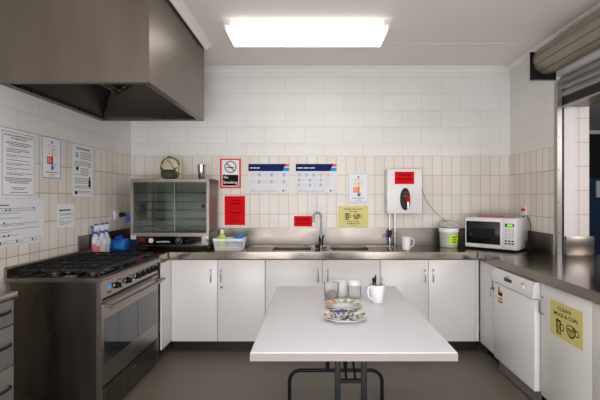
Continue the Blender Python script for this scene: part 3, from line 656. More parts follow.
# ------------------------------------------------------------------ food warmer
def warmer():
    cx, cy = -1.343, 3.94; t = thing('food_warmer', 'glass-fronted steel food warming cabinet on the worktop', 'food warmer', (cx, cy, ZB))
    x0, x1, y0, y1 = cx-.368, cx+.368, 3.75, 4.13; z = ZB
    for x in (x0+.05, x1-.05):
        for y in (y0+.05, y1-.05): MB().cyl((x, y, z), (x, y, z+.036), .016).build('foot', M['black'], t)
    B(x0+.012, x1-.006, y0+.004, y1, z+.036, z+.130, bev=.004).build('base', M['steel'], t)
    pn = B(x0+.022, x1-.07, y0, y0+.006, z+.044, z+.124).build('control_panel', M['blackgloss'], t)
    m = MB()
    for (a, b, c_, d) in ((x0, x0+.024, y0, y0+.024), (x1-.024, x1, y0, y0+.024), (x0, x0+.024, y1-.024, y1), (x1-.024, x1, y1-.024, y1)):
        m.box(a, b, c_, d, z+.130, z+.66)
    for (a, b) in ((z+.130, z+.158), (z+.636, z+.663)):
        m.box(x0, x1, y0-.001, y0+.023, a, b); m.box(x0, x1, y1-.024, y1, a, b); m.box(x0, x0+.024, y0+.024, y1-.024, a, b); m.box(x1-.024, x1, y0+.024, y1-.024, a, b)
    m.box(x0, x1, y0, y1, z+.655, z+.663)
    m.build('frame', M['steel'], t)
    B(x0+.024, x1-.024, y0+.024, y1-.024, z+.131, z+.150).build('floor_tray', M['darksteel'], t)
    for k, (a, b, yy) in enumerate(((x0+.022, cx+.06, y0+.005), (cx+.02, x1-.022, y0+.013))):
        g = B(a, b, yy, yy+.004, z+.158, z+.636).build('glass_door', M['glass'], t)
        kx = x0+.112 if k == 0 else x1-.055
        MB().cyl((kx, yy-.001, z+.41), (kx, yy-.012, z+.41), .017).build('finger_grip', M['black'], g)
    B(cx+.040, cx+.044, y0+.003, y0+.018, z+.158, z+.636).build('door_edge', M['alu'], t)
    for xx in (x0+.006, x1-.010): B(xx, xx+.004, y0+.024, y1-.024, z+.158, z+.636).build('side_glass', M['sideglass'], t)
    B(x0+.024, x1-.024, y1-.012, y1-.008, z+.158, z+.636).build('rear_glass', M['glass'], t)
    for zz in (.537, .449, .365, .278, .205):
        m = MB(); Z = z+zz
        m.tube([(x0+.03, y0+.04, Z), (x1-.03, y0+.04, Z)], .0065, 8); m.tube([(x0+.03, y1-.04, Z), (x1-.03, y1-.04, Z)], .005, 8)
        for i in range(28): xx = x0+.04+i*(x1-x0-.08)/27; m.tube([(xx, y0+.04, Z+.004), (xx, y1-.04, Z+.004)], .0018, 5)
        m.build('wire_shelf', M['black'], t)
    for xx in (x0+.045, x0+.095): B(xx, xx+.012, y1-.035, y1-.026, z+.158, z+.636).build('shelf_upright', M['alu'], t)
    # panel marks
    m = MB()
    for (c_, r, a0, a1) in (((x0+.085, z+.078), .028, 100, -40), ((x0+.085, z+.062), .055, 70, 5), ((x0+.06, z+.095), .030, -60, -10)):
        pts = [(c_[0]+r*math.cos(math.radians(a0+(a1-a0)*i/10)), y0-.002, c_[1]+r*.8*math.sin(math.radians(a0+(a1-a0)*i/10))) for i in range(11)]
        m.tube(pts, .0022, 6, radii=[.0006+.003*math.sin(PI*i/10) for i in range(11)])
    m.build('red_swirl', M['red'], pn)
    MB().cyl((x0+.193, y0, z+.086), (x0+.193, y0-.008, z+.086), .022).build('temperature_gauge', M['mug'], pn)
    m = MB(); m.box(x0+.185, x0+.202, y0-.0092, y0-.0082, z+.084, z+.087); m.build('gauge_needle', M['ink'], pn)
    m = MB(); put_text(m, 'woodson', x0+.305, z+.068, .020, .125, y0-.001, .01); m.build('lettering', M['paper'], pn)
    k = MB(); k.cyl((x0+.452, y0, z+.084), (x0+.452, y0-.018, z+.084), .022, .019); k.build('knob', M['black'], pn)
    m = MB(); m.box(x0+.449, x0+.455, y0-.0195, y0-.0182, z+.082, z+.104); m.tube([(x0+.452+.028*math.cos(a*PI/12), y0-.001, z+.084+.028*math.sin(a*PI/12)) for a in range(24)], .0009, 5, closed=True); m.build('knob_mark', M['palegrey'], pn)
    s = B(x0+.002, x0+.052, y0-.003, y0-.001, z+.100, z+.135).build('rating_label', M['paper'], t)
    m = MB(); m.box(x0+.004, x0+.05, y0-.0035, y0-.001, z+.046, z+.098); m.build('blue_label', M['navy'], t)
    m = MB(); m.box(x0+.008, x0+.046, y0-.0042, y0-.0032, z+.115, z+.121); m.build('label_print', M['redframe'], s)
    m = MB(); m.cyl((x1-.03, y0+.002, z+.085), (x1-.03, y0-.016, z+.085), .024, .018); m.box(x1-.068, x1-.052, y0-.002, y0+.004, z+.05, z+.118); m.build('catch', M['steel'], t)
warmer()
# cable of the warmer
m = MB(); pts = []
for i in range(26):
    u = i/25; pts.append((-.975+.018*math.sin(u*9)+u*.0, 3.86+.20*u+.03*math.sin(u*13), ZB+.006+.012*abs(math.sin(u*7))))
m.tube(pts, .005, 8); tag(m.build('power_cable', M['black'], None, pts[0]), 'black power cable coiled on the worktop right of the food warmer', 'cable')
t = thing('power_switch', 'red-edged switch on the tiles above and right of the food warmer', 'switch', (-1.045, YB-.004, 1.54))
B(-1.10, -1.02, YB-.016, YB-.005, 1.50, 1.585, bev=.002).build('plate', M['redframe'], t)
B(-1.09, -1.032, YB-.019, YB-.016, 1.512, 1.573).build('face', M['paper'], t)
m = MB(); m.box(-1.088, -1.06, YB-.028, YB-.019, 1.53, 1.572, bev=.002); m.build('rocker', M['black'], t)
m = MB(); m.box(-1.01, -.998, YB-.034, YB-.019, .911, 1.07, bev=.002); tag(m.build('pipe_cover', M['black'], None, (-1.004, YB-.026, .911)), 'thin black vertical conduit on the splashback beside the white basket', 'conduit')

# ------------------------------------------------------------------ backpack on the warmer
def backpack():
    zc = ZB+.664; cx, cy = -1.385, 3.90
    t = thing('backpack', 'small cream backpack with black trim sitting on the food warmer', 'bag', (cx, cy, zc))
    def shape(v):
        f = 1 - .18*max(0, v.z)**2
        e = .72
        s = lambda a: math.copysign(abs(a)**e, a)
        return Vector((s(v.x)*f, s(v.y)*(.85 if v.z > 0 else 1), s(v.z)))
    MB().ell((cx, cy, zc+.108), (.086, .055, .104), 28, 18, fn=shape).build('body', M['cream'], t)
    def pk(v):
        s = lambda a: math.copysign(abs(a)**.6, a)
        return Vector((s(v.x), s(v.y), s(v.z)))
    MB().ell((cx, cy-.042, zc+.050), (.078, .028, .046), 24, 14, fn=pk).build('front_pocket', M['bagdark'], t)
    def outline(k=1.0, y=-.02):
        return [(cx+k*.088*(math.copysign(abs(math.cos(a))**.72, math.cos(a)))*(1-.18*max(0, math.sin(a))**2), cy+y, zc+.108+k*.103*math.copysign(abs(math.sin(a))**.72, math.sin(a))) for a in [2*PI*i/40 for i in range(40)]]
    MB().tube(outline(1.0, -.030), .0042, 6, closed=True).build('piping', M['olive'], t)
    o = outline(1.0, -.012); MB().tube([o[i] for i in range(0, 19)], .0065, 8).build('zip', M['bagtrim'], t)
    m = MB(); pts = [(cx-.078+i*.156/12, cy-.066-.006*math.sin(PI*i/12), zc+.108-.026*math.sin(PI*i/12*1.0)+.006*math.cos(i)) for i in range(13)]
    m.tube(pts, .006, 8); m.tube([(cx+.02, cy-.070, zc+.070), (cx+.05, cy-.071, zc+.05), (cx+.075, cy-.06, zc+.03)], .005, 8)
    m.tube([(cx-.02, cy-.052, zc+.185), (cx+.015, cy-.058, zc+.165), (cx+.03, cy-.062, zc+.135), (cx+.05, cy-.062, zc+.10)], .0028, 8)
    m.build('strap', M['bagtrim'], t)
    MB().tube([(cx-.035, cy+.01, zc+.205)]+arc((cx-.02, cy+.01, zc+.205), .022, 170, 10, 8)+[(cx+.01, cy+.01, zc+.205)], .005, 8).build('carry_handle', M['bagtrim'], t)
    m = MB(); m.box(cx+.087, cx+.100, cy-.03, cy+.03, zc+.004, zc+.145, bev=.005); m.build('shoulder_strap', M['cream'], t)
    MB().tube([(cx+.085, cy-.035, zc+.052), (cx+.112, cy-.035, zc+.053)], .004, 6).build('buckle', M['bagtrim'], t)
backpack()
c = (-1.093, 3.92, ZB+.664)
tag(MB().lathe([(0, 0), (.027, 0), (.029, .004), (.040, .146), (.0385, .147), (.027, .008), (0, .006)], c, 28).build('steel_tumbler', M['chrome'], None, c), 'tall tapered stainless steel tumbler on top of the food warmer', 'tumbler')

# ------------------------------------------------------------------ signs
def sign(name, label, loc, rz, w, h, paper, cat='sign', group=None):
    t = thing(name, label, cat, loc, rz, group)
    B(-w/2, w/2, -.0015, 0, -h/2, h/2).build('paper', paper, t, local=True)
    return t
class Ink:
    def __init__(s, t): s.t = t; s.p = {}
    def g(s, mat_, nm): return s.p.setdefault((mat_, nm), MB())
    def rect(s, mat_, nm, x0, x1, z0, z1, l=0): s.g(mat_, nm).box(x0, x1, -.0019-l*.0003, -.0016, z0, z1); return s
    def frame(s, mat_, nm, x0, x1, z0, z1, th):
        s.rect(mat_, nm, x0, x1, z1-th, z1); s.rect(mat_, nm, x0, x1, z0, z0+th); s.rect(mat_, nm, x0, x0+th, z0+th, z1-th); s.rect(mat_, nm, x1-th, x1, z0+th, z1-th)
    def text(s, mat_, nm, t, cx, z, h, w=None, l=1, bold=.015, italic=0): put_text(s.g(mat_, nm), t, cx, z, h, w, -.0019-l*.0003, bold, italic); return s
    def ring(s, mat_, nm, cx, cz, r, th, l=0):
        m = s.g(mat_, nm); n = 20; y = -.0018-l*.0003
        for i in range(n):
            a, b = 2*PI*i/n, 2*PI*(i+1)/n
            m.b.faces.new([m.b.verts.new((cx+q*math.cos(w_), y, cz+q*math.sin(w_))) for q, w_ in ((r, a), (r, b), (r-th, b), (r-th, a))])
    def poly(s, mat_, nm, pts, l=0): m = s.g(mat_, nm); m.b.faces.new([m.b.verts.new((x, -.0019-l*.0003, z)) for x, z in pts])
    def para(s, mat_, x0, x1, z, h, seed=1, l=0):
        """one line of small print: word-length dashes"""
        r = random.Random(seed*7.13+z*991); x = x0
        while x < x1-.004:
            wl = min(r.uniform(.006, .022), x1-x); s.rect(mat_, 'small_print', x, x+wl, z, z+h, l); x += wl+.0035
    def done(s):
        for (mat_, nm), m in s.p.items(): m.build(nm, M[mat_], s.t, local=True)
def bx_(u): return (u-313)*YB/400
def bz_(v): return 1.39-(v-198)*YB/400
YS = YB-.0065; XS = XL+.0065
def back_sign(name, label, u0, u1, v0, v1, paper, **k):
    x0, x1, z1, z0 = bx_(u0), bx_(u1), bz_(v0), bz_(v1)
    return sign(name, label, ((x0+x1)/2, YS, (z0+z1)/2), 0, x1-x0, z1-z0, paper, **k), x1-x0, z1-z0
# no smoking
t, w, h = back_sign('no_smoking_sign', 'red-framed no smoking sign right of the food warmer', 220.2, 241, 158.8, 188.2, M['redframe'])
I = Ink(t); I.rect('paper', 'white_panel', -w/2+.018, w/2-.018, -h/2+.018, h/2-.014)
I.ring('ink', 'pictogram', 0, .068, .062, .009, 2)
I.poly('ink', 'pictogram', [(-.046, .105), (-.039, .112), (.046, .031), (.039, .024)], 2); I.rect('ink', 'pictogram', -.04, .035, .058, .067, 1)
I.rect('ink', 'black_panel', -w/2+.026, w/2-.026, -h/2+.026, -.014, 1)
I.text('paper', 'lettering', 'No', -.045, -.052, .026, .045, 3); I.text('paper', 'lettering', 'Smoking', 0, -.105, .028, w-.068, 3); I.done()
# food warmer
t, w, h = back_sign('food_warmer_notice', 'tall red notice headed Food Warmer above the white basket', 224.8, 245.2, 196, 225, M['red'])
I = Ink(t); I.text('ink', 'lettering', 'Food', .005, .096, .022, .090, bold=.03); I.text('ink', 'lettering', 'Warmer', 0, .062, .022, .135, bold=.03)
I.text('ink', 'lettering', 'Warning!', 0, -.030, .021, .125, bold=.03, italic=.2)
for k, z in enumerate((.038, .020, -.052, -.063, -.090, -.105, -.118)): I.para('ink', -.055 if z < 0 else -.06, .055-.02*(k % 2), z, .0035, k)
I.done()
def infographic(label, u0, cols, title_w):
    t, w, h = back_sign('information_poster', label, u0, u0+40.8, 164, 192.7, M['paperdim'], cat='poster', group='blue-headed posters on the back wall')
    I = Ink(t); zt = h/2; hb = zt-.075
    I.rect('navy', 'header', -w/2, w/2, hb, zt)
    I.poly('cyan', 'header_art', [(w/2-.07, hb), (w/2, hb), (w/2, hb+.034), (w/2-.055, hb+.036)], 1)
    I.poly('coral', 'header_art', [(w/2-.05, hb+.046), (w/2, hb+.042), (w/2, zt), (w/2-.03, zt)], 1)
    I.poly('paper', 'header_art', [(w/2-.055, hb+.036), (w/2, hb+.034), (w/2, hb+.042), (w/2-.05, hb+.046)], 1)
    for k in range(3): I.rect('paper', 'title', -w/2+.018+k*title_w/3, -w/2+.018+(k+.85)*title_w/3, hb+.028, hb+.038, 1)
    pal = ['palered', 'blue', 'cyan', 'green', 'coral', 'orange', 'cyan', 'blue', 'palered', 'navy']
    if cols == 3:
        for r in range(2):
            for c_ in range(3):
                x = -w/2+.022+c_*.128; z = hb-.038-r*.072
                I.ring(pal[r*3+c_], 'icon', x+.092, z, .018, .005); I.rect(pal[(r*3+c_+1) % 6], 'icon', x+.086, x+.098, z-.006, z+.007)
                for q in range(4): I.para('palegrey', x-.004, x+.062, z+.016-q*.011, .003, r*3+c_)
    else:
        for c_ in range(5): 
            x = -w/2+.034+c_*.076; I.ring(pal[(c_+1) % 6], 'icon', x, hb-.040, .017, .0045); I.rect(pal[(c_+1) % 6], 'icon', x-.005, x+.005, hb-.045, hb-.035)
            for q in range(3): I.para('palegrey', x+.024, x+.05, hb-.030-q*.010, .003, c_)
        for r in range(2):
            for c_ in range(3):
                x = -w/2+.034+c_*.113; z = hb-.094-r*.05
                I.ring(pal[(r*3+c_+2) % 8], 'icon', x, z, .014, .006)
                for q in range(3): I.para('palegrey', x+.028, x+.083, z+.012-q*.011, .003, c_+r)
    I.para('grey', -w/2+.018, .09, -h/2+.014, .004, 3); I.para('grey', -w/2+.018, -w/2+.06, -h/2+.024, .004, 5); I.rect('navy', 'crest', w/2-.07, w/2-.056, -h/2+.012, -h/2+.030); I.para('palegrey', w/2-.05, w/2-.02, -h/2+.015, .004, 8)
    I.done()
infographic('blue-headed poster with six round icons, beside the no smoking sign', 248.5, 3, .105)
infographic('blue-headed poster with a row of five round icons, above the tap', 295.8, 5, .19)
def thermo(t, w, h, hot, strong):
    I = Ink(t); I.frame('blue' if strong else 'frameblue', 'border', -w/2, w/2, -h/2, h/2, .005)
    s_ = h/.294
    for q in ((-.018, .125, -.004, .110), (.004, .110, .018, .125), (-.018, .098, -.004, .110), (.004, .110, .018, .098)): I.poly('navy', 'emblem', [(q[0], q[1]*s_), (q[2], q[3]*s_), (0, .108*s_), (0, .113*s_)], 1)
    I.rect('navy', 'emblem', -.006, .006, .103*s_, .119*s_, 2)
    I.para('grey', -.04, .04, .086*s_, .005, 2); I.para('coral' if strong else 'amber', -.055, .055, .067*s_, .004, 3)
    I.rect('amber', 'thermometer', 0, .014, .012*s_, .062*s_); I.rect('red' if strong else 'orange', 'thermometer_red', 0, .014, -.045*s_, .012*s_)
    I.rect('blue', 'thermometer_bulb', -.001, .015, -.062*s_, -.045*s_, 1); I.ring('blue', 'thermometer_bulb', .007, -.071*s_, .017, .017)
    I.rect(hot, 'warning_block', -.052, .0, -.046*s_, .008*s_, 1)
    for q in range(3): I.para('paper', -.045, -.008, (-.008-q*.013)*s_, .005, q, 3)
    for q in (.055, .038, .020, -.045, -.06): I.para('grey', .024, .048, q*s_, .004, int(q*100))
    for q in (.045, .028): I.para('grey', -.045, -.006, q*s_, .004, int(q*100))
    I.para('navy', -.06, .06, -.108*s_, .006, 4); I.para('coral' if strong else 'amber', -.035, .03, -.122*s_, .004, 6); I.para('grey', -.035, .035, -.132*s_, .004, 7)
    I.done()
t, w, h = back_sign('thermometer_poster', 'pale-bordered thermometer poster with orange block, between poster and boiler', 348.3, 368, 173.8, 202.3, M['paper'], cat='poster')
thermo(t, w, h, 'orange', False)
def mugart(I, x, z, s_, wide):
    m = 'ink'; d = 'yellowdk'
    if not wide:
        I.poly(d, 'drawing_fill', [(x-.022*s_, z+.030*s_), (x+.016*s_, z+.030*s_), (x+.014*s_, z-.034*s_), (x-.018*s_, z-.034*s_)])
        I.poly(m, 'drawing', [(x-.024*s_, z+.034*s_), (x-.014*s_, z+.036*s_), (x-.010*s_, z-.036*s_), (x-.020*s_, z-.036*s_)], 1)
        I.poly(m, 'drawing', [(x-.022*s_, z+.038*s_), (x+.018*s_, z+.034*s_), (x+.018*s_, z+.024*s_), (x-.022*s_, z+.028*s_)], 1)
        I.ring(m, 'drawing', x+.024*s_, z+.002*s_, .020*s_, .006*s_, 1); I.rect(m, 'drawing', x+.013*s_, x+.017*s_, z-.036*s_, z+.03*s_, 1); I.rect(m, 'drawing', x-.02*s_, x+.016*s_, z-.038*s_, z-.033*s_, 1)
    else:
        I.poly(d, 'drawing_fill', [(x-.036*s_, z+.016*s_), (x+.030*s_, z+.016*s_), (x+.018*s_, z-.026*s_), (x-.020*s_, z-.026*s_)])
        n = 16
        for i in range(n):
            a, b = 2*PI*i/n, 2*PI*(i+1)/n
            I.poly(m, 'drawing', [(x-.003*s_+.037*s_*math.cos(a), z+.018*s_+.014*s_*math.sin(a)), (x-.003*s_+.037*s_*math.cos(b), z+.018*s_+.014*s_*math.sin(b)), (x-.003*s_+.032*s_*math.cos(b), z+.018*s_+.009*s_*math.sin(b)), (x-.003*s_+.032*s_*math.cos(a), z+.018*s_+.009*s_*math.sin(a))], 1)
            if i >= 8: I.poly(m, 'drawing', [(x-.003*s_+.036*s_*math.cos(a), z+.014*s_+.044*s_*math.sin(a)), (x-.003*s_+.036*s_*math.cos(b), z+.014*s_+.044*s_*math.sin(b)), (x-.003*s_+.031*s_*math.cos(b), z+.014*s_+.037*s_*math.sin(b)), (x-.003*s_+.031*s_*math.cos(a), z+.014*s_+.037*s_*math.sin(a))], 1)
        I.poly(m, 'drawing', [(x, z+.024*s_), (x+.024*s_, z+.024*s_), (x+.024*s_, z+.010*s_)], 2)
        I.ring(m, 'drawing', x+.040*s_, z+.004*s_, .016*s_, .005*s_, 1)
t, w, h = back_sign('mug_washing_notice', 'pale yellow notice with drawn mug and cup, below the thermometer poster', 338.3, 368.2, 206, 227.2, M['yellow'])
I = Ink(t); I.text('ink', 'lettering', 'Please rinse and', 0, .073, .014, .185, bold=.02); I.text('ink', 'lettering', 'put dirty', 0, .047, .014, .085, bold=.02)
mugart(I, -.062, .003, .92, False); mugart(I, .035, .0, .95, True)
I.text('ink', 'lettering', 'mugs & cups', 0, -.053, .013, .125, bold=.02); I.text('ink', 'lettering', 'in dishwasher', 0, -.076, .013, .14, bold=.02); I.text('ink', 'lettering', 'Thank you', 0, -.093, .008, .06, bold=.01); I.done()
t, w, h = back_sign('warning_notice', 'small red landscape warning notice left of the sink tap', 294, 312.2, 216, 226.3, M['red'])
I = Ink(t); I.text('ink', 'lettering', 'Warning!', 0, .008, .024, .130, bold=.03); I.text('ink', 'lettering', 'HOT WATER', 0, -.033, .017, .16, bold=.02); I.done()
# left wall notices
def left_sign(name, label, ya, yb, z0, z1, paper, **k):
    return sign(name, label, (XS, (ya+yb)/2, (z0+z1)/2), PI/2, yb-ya, z1-z0, paper, **k), yb-ya, z1-z0
t, w, h = left_sign('cleaning_instructions', 'tall bordered typed notice, uppermost at the left edge', 2.415, 2.725, 1.393, 1.818, M['paper'], cat='notice')
I = Ink(t); I.frame('ink', 'border', -w/2+.014, w/2-.014, -h/2+.014, h/2-.014, .003)
I.text('ink', 'lettering', 'KITCHEN CLEANING INSTRUCTIONS', 0, .173, .010, .25, bold=.03); I.text('ink', 'lettering', 'FOR USER GROUPS', 0, .155, .010, .14, bold=.03)
zz = .134
for k, ln in enumerate((.20, .23, .16, 0, .19, .20, .12, 0, .21, .09, 0, .20, 0, .21, .12, 0, .2, .08, 0, .22, .14, 0, .235, .235, .22, .16, 0, 0, .13, .10, 0, .15)):
    if ln: 
        if k < 3 or k > 21: I.para('ink', -ln/2, ln/2, zz, .0042, k)
        else: I.para('ink', -.105, -.105+ln, zz, .0036, k)
    zz -= .0102
I.done()
t, w, h = left_sign('thermometer_poster', 'blue-bordered thermometer poster with red block on the left wall', 2.79, 2.995, 1.532, 1.828, M['paper'], cat='poster')
thermo(t, w, h, 'red', True)
t, w, h = left_sign('food_safety_notice', 'tall notice with small black drawings, nearest the hood corner', 3.145, 3.435, 1.402, 1.818, M['paper'], cat='notice')
I = Ink(t); I.text('ink', 'lettering', 'TIPS FOR FOOD SAFETY', 0, .172, .016, .20, bold=.04)
for k in range(26):
    z = .150-k*.0132
    if k in (5, 9, 15, 20, 23): continue
    I.para('ink', -.04 if k < 15 and k % 9 < 5 else -.12, .12 if k < 5 or k > 20 else .075, z, .004, k)
for (x, z, r) in ((-.09, .13, .016), (-.085, .115, .01), (.09, .055, .018), (-.085, .02, .018)): I.ring('ink', 'drawing', x, z, r, .006)
I.rect('ink', 'drawing', .075, .108, -.13, -.075); I.rect('ink', 'drawing', .08, .10, -.075, -.045); I.rect('ink', 'drawing', -.115, -.085, -.19, -.165); I.poly('ink', 'drawing', [(-.11, .02), (-.06, .035), (-.08, -.005)]); I.done()
t, w, h = left_sign('work_instructions', 'wide white sheet of instructions, lowest on the left wall', 2.385, 2.807, 1.088, 1.386, M['paperdim'], cat='notice')
I = Ink(t); I.rect('ink', 'small_print', -.19, -.11, .105, .111)
for k, (a, b, z) in enumerate(((-.19, .11, .085), (-.17, .13, .070), (-.19, -.02, .055), (-.19, .0, .024), (-.19, .155, -.012), (-.17, .02, -.022), (-.19, .16, -.046), (-.18, -.09, -.060), (-.19, -.03, -.085))): I.para('grey', a, b, z, .0045, k)
for x, z in ((-.14, .072), (-.11, .072), (.105, .082), (-.155, -.008), (-.155, -.086), (-.12, -.086)): I.rect('ink', 'bullet', x, x+.010, z-.002, z+.012, 1)
I.frame('grey', 'diagram', -.20, .18, -.135, -.112, .002)
for x in (-.185, -.05, .09): I.rect('ink', 'bullet', x, x+.012, -.130, -.116, 1); I.para('grey', x+.02, x+.06, -.126, .004, int(x*100))
I.done()
t, w, h = left_sign('small_notice', 'small taped white notice beside the wide sheet on the left wall', 2.958, 3.165, 1.166, 1.347, M['paper'], cat='notice')
I = Ink(t); I.rect('ink', 'heading', -.085, -.035, .035, .046); I.rect('ink', 'heading', -.03, .06, .036, .046)
for k, (a, b, z) in enumerate(((-.08, .08, .012), (-.08, .09, .002), (-.085, .085, -.022), (-.085, -.04, -.038), (-.085, .08, -.052), (-.08, .04, -.066))): I.para('grey', a, b, z, .005, k)
I.done()
# yellow sign on the cabinet door
t = sign('mugs_and_cups_sign', 'yellow CLEAN MUGS & CUPS sign stuck on the right cabinet door', (1.4885, 2.356, .653), -PI/2, .300, .212, M['yellow2'])
I = Ink(t); I.text('ink', 'lettering', 'CLEAN', -.015, .060, .021, .125, bold=.02); I.text('ink', 'lettering', 'MUGS & CUPS', 0, .025, .021, .22, bold=.02)
mugart(I, -.062, -.040, 1.15, False); mugart(I, .055, -.038, 1.2, True); I.done()

# ------------------------------------------------------------------ boiling water unit
def boiler():
    x0, x1, y0, y1 = .748, 1.098, 4.03, YB-.005; z0, z1 = 1.232, 1.682
    t = thing('boiling_water_unit', 'white wall-mounted boiling water unit with a black oval tap', 'water boiler', ((x0+x1)/2, YB, z0))
    cs = B(x0, x1, y0, y1, z0, z1, bev=.006).build('casing', M['boxwhite'], t)
    m = MB()
    for zc in (z1-.06, z0+.105):
        for i in range(3): m.box(x0-.0012, x0+.002, y0+.04, y0+.075, zc+i*.022, zc+i*.022+.007)
    m.build('vent', M['seam'], cs)
    cx, cz = .928, 1.380
    m = MB(); n = 32; ring = []
    for (k, y) in ((1, y0), (1, y0-.010), (.9, y0-.018)):
        ring.append([m.b.verts.new((cx+.051*k*math.cos(2*PI*i/n), y, cz+.112*k*math.sin(2*PI*i/n))) for i in range(n)])
    for a, b in zip(ring, ring[1:]):
        for i in range(n): m.b.faces.new((a[i], a[(i+1) % n], b[(i+1) % n], b[i]))
    m.b.faces.new(ring[-1]); m.b.faces.new(ring[0][::-1])
    tp = m.build('tap_plate', M['black'], t)
    B(cx-.025, cx+.028, y0-.021, y0-.017, cz+.018, cz+.045).build('display', M['seam'], tp)
    m = MB(); m.box(cx-.018, cx+.022, y0-.021, y0-.018, cz+.062, cz+.070); m.build('red_light', M['red'], tp)
    m = MB(); m.box(cx+.000, cx+.036, y0-.055, y0-.016, cz-.030, cz+.020, bev=.006); m.cyl((cx+.02, y0-.05, cz+.0), (cx+.02, y0-.075, cz+.02), .010); m.build('tap_lever', M['red'], tp)
    m = MB(); m.cyl((cx+.018, y0-.018, cz-.045), (cx+.018, y0-.05, cz-.045), .012); m.cyl((cx+.018, y0-.046, cz-.030), (cx+.018, y0-.046, cz-.095), .013, .010); m.build('spout', M['chrome'], tp)
    s = sign('boiler_notice', 'small red boiling water warning notice stuck on the wall boiler', (.921, y0-.001, 1.593), 0, .196, .125, M['red'])
    I = Ink(s); I.text('ink', 'lettering', 'Warning!', 0, .020, .026, .125, bold=.03); I.text('ink', 'lettering', 'Boiling Water', 0, -.020, .021, .165, bold=.03); I.para('ink', -.075, .075, -.042, .004, 3); I.done()
    # water pipes below
    m = MB(); m.cyl((.785, 4.09, z0), (.785, 4.09, 1.05), .007); m.cyl((.838, 4.09, z0), (.838, 4.09, ZB), .008); m.cyl((.785, 4.09, 1.06), (.785, 4.09, ZB), .010)
    m.cyl((.838, 4.09, ZB), (.838, 4.09, ZB+.06), .015); m.cyl((.785, 4.09, ZB), (.785, 4.09, ZB+.05), .015)
    m.build('water_pipe', M['chrome'], t)
    m = MB(); m.box(.765, .805, 4.07, 4.11, 1.01, 1.06, bev=.004); m.cyl((.785, 4.07, 1.03), (.785, 4.045, 1.03), .012); m.box(.735, .79, 4.035, 4.047, .995, 1.01, bev=.003); m.build('valve', M['black'], t)
    m = MB(); m.box(.735, .752, 4.033, 4.045, .975, .998); m.build('valve_lever', M['bluep'], t)
boiler()
# ------------------------------------------------------------------ sink tap
t = thing('sink_mixer_tap', 'chrome gooseneck mixer tap between the two sinks', 'tap', (.077, 3.85, ZB))
X, Y = .077, 3.85
m = MB(); m.lathe([(0, 0), (.030, 0), (.030, .006), (.022, .012), (.020, .07), (.022, .075), (.022, .115), (.012, .125), (0, .125)], (X, Y, ZB+.001)); m.build('body', M['tapchrome'], t)
m = MB(); m.tube([(X, Y, ZB+.12), (X, Y, ZB+.31)]+arc((X-.034, Y-.01, ZB+.31), .034, 0, 180, 10)[1:]+[(X-.070, Y-.012, ZB+.285), (X-.073, Y-.012, ZB+.265)], .0105, 12)
m.build('spout', M['tapchrome'], t)
MB().cyl((X-.073, Y-.012, ZB+.268), (X-.073, Y-.012, ZB+.252), .0125).build('aerator', M['tapchrome'], t)
for s_ in (-1, 1):
    m = MB(); m.cyl((X+s_*.018, Y-.005, ZB+.022), (X+s_*.040, Y-.005, ZB+.022), .014); m.cyl((X+s_*.040, Y-.005, ZB+.022), (X+s_*.052, Y-.008, ZB+.022), .018, .015); m.build('handle', M['tapchrome'] if s_ > 0 else M['black'], t)
m = MB(); m.cyl((X+.018, Y, ZB+.095), (X+.030, Y-.01, ZB+.13), .006); m.build('lever', M['tapchrome'], t)

# ------------------------------------------------------------------ basket with bottle and cloth
def basket():
    x0, x1, y0, y1 = -.930, -.650, 3.72, 3.88; z = ZB
    t = thing('plastic_basket', 'white slotted plastic basket on the worktop left of the sink', 'basket', ((x0+x1)/2, (y0+y1)/2, z))
    m = MB(); h = .098; i_ = .016
    m.box(x0+i_, x1-i_, y0+i_, y1-i_, z, z+.004)
    def P(x, y, s_): # taper
        cx, cy = (x0+x1)/2, (y0+y1)/2; k = 1-(1-s_)*.13
        return (cx+(x-cx)*k, cy+(y-cy)*k, z+.002+s_*h)
    for s_, r in ((0, .004), (.25, .004), (.86, .005), (1, .007)):
        c = [P(x0, y0, s_), P(x1, y0, s_), P(x1, y1, s_), P(x0, y1, s_)]; m.tube(c, r, 8, closed=True)
    for s_ in (.93,):
        for a, b in (((x0, y0), (x1, y0)), ((x0, y1), (x1, y1)), ((x0, y0), (x0, y1)), ((x1, y0), (x1, y1))):
            p, q = P(*a, s_), P(*b, s_); m.box(min(p[0], q[0])-.002, max(p[0], q[0])+.002, min(p[1], q[1])-.002, max(p[1], q[1])+.002, z+.082, z+.100)
    n = 14
    for i in range(n+1):
        x = x0+(x1-x0)*i/n
        for y in (y0, y1): m.tube([P(x, y, 0), P(x, y, 1)], .0034, 6)
    for i in range(9):
        y = y0+(y1-y0)*i/8
        for x in (x0, x1): m.tube([P(x, y, 0), P(x, y, 1)], .0034, 6)
    m.build('basket', M['spraywhite'], t)
basket()
c = (-.865, 3.80, ZB+.006)
t = thing('detergent_bottle', 'lime green detergent bottle with white cap standing in the basket', 'bottle', c)
MB().lathe([(0, 0), (.034, 0), (.036, .01), (.036, .10), (.030, .122), (.014, .134), (.014, .14), (0, .14)], c, 24, sq=(1.1, .7)).build('bottle', M['lime'], t)
MB().lathe([(0, .141), (.016, .141), (.016, .158), (.012, .175), (.004, .180), (0, .180)], c, 16).build('cap', M['spraywhite'], t)
B(c[0]-.026, c[0]+.026, c[1]-.0275, c[1]-.0262, c[2]+.04, c[2]+.095).build('label', M['limelabel'], t)
def cloth(v): return Vector((v.x*(1+.2*math.sin(5*v.z)), v.y*(1+.3*math.sin(4*v.x)), v.z+.25*math.sin(4*v.x+2*v.y)))
m = MB(); m.ell((0, 0, 0), (.075, .045, .028), 24, 16, fn=cloth, mtx=Matrix.Translation((-.715, 3.81, ZB+.105)) @ Matrix.Rotation(math.radians(-25), 4, 'Y'))
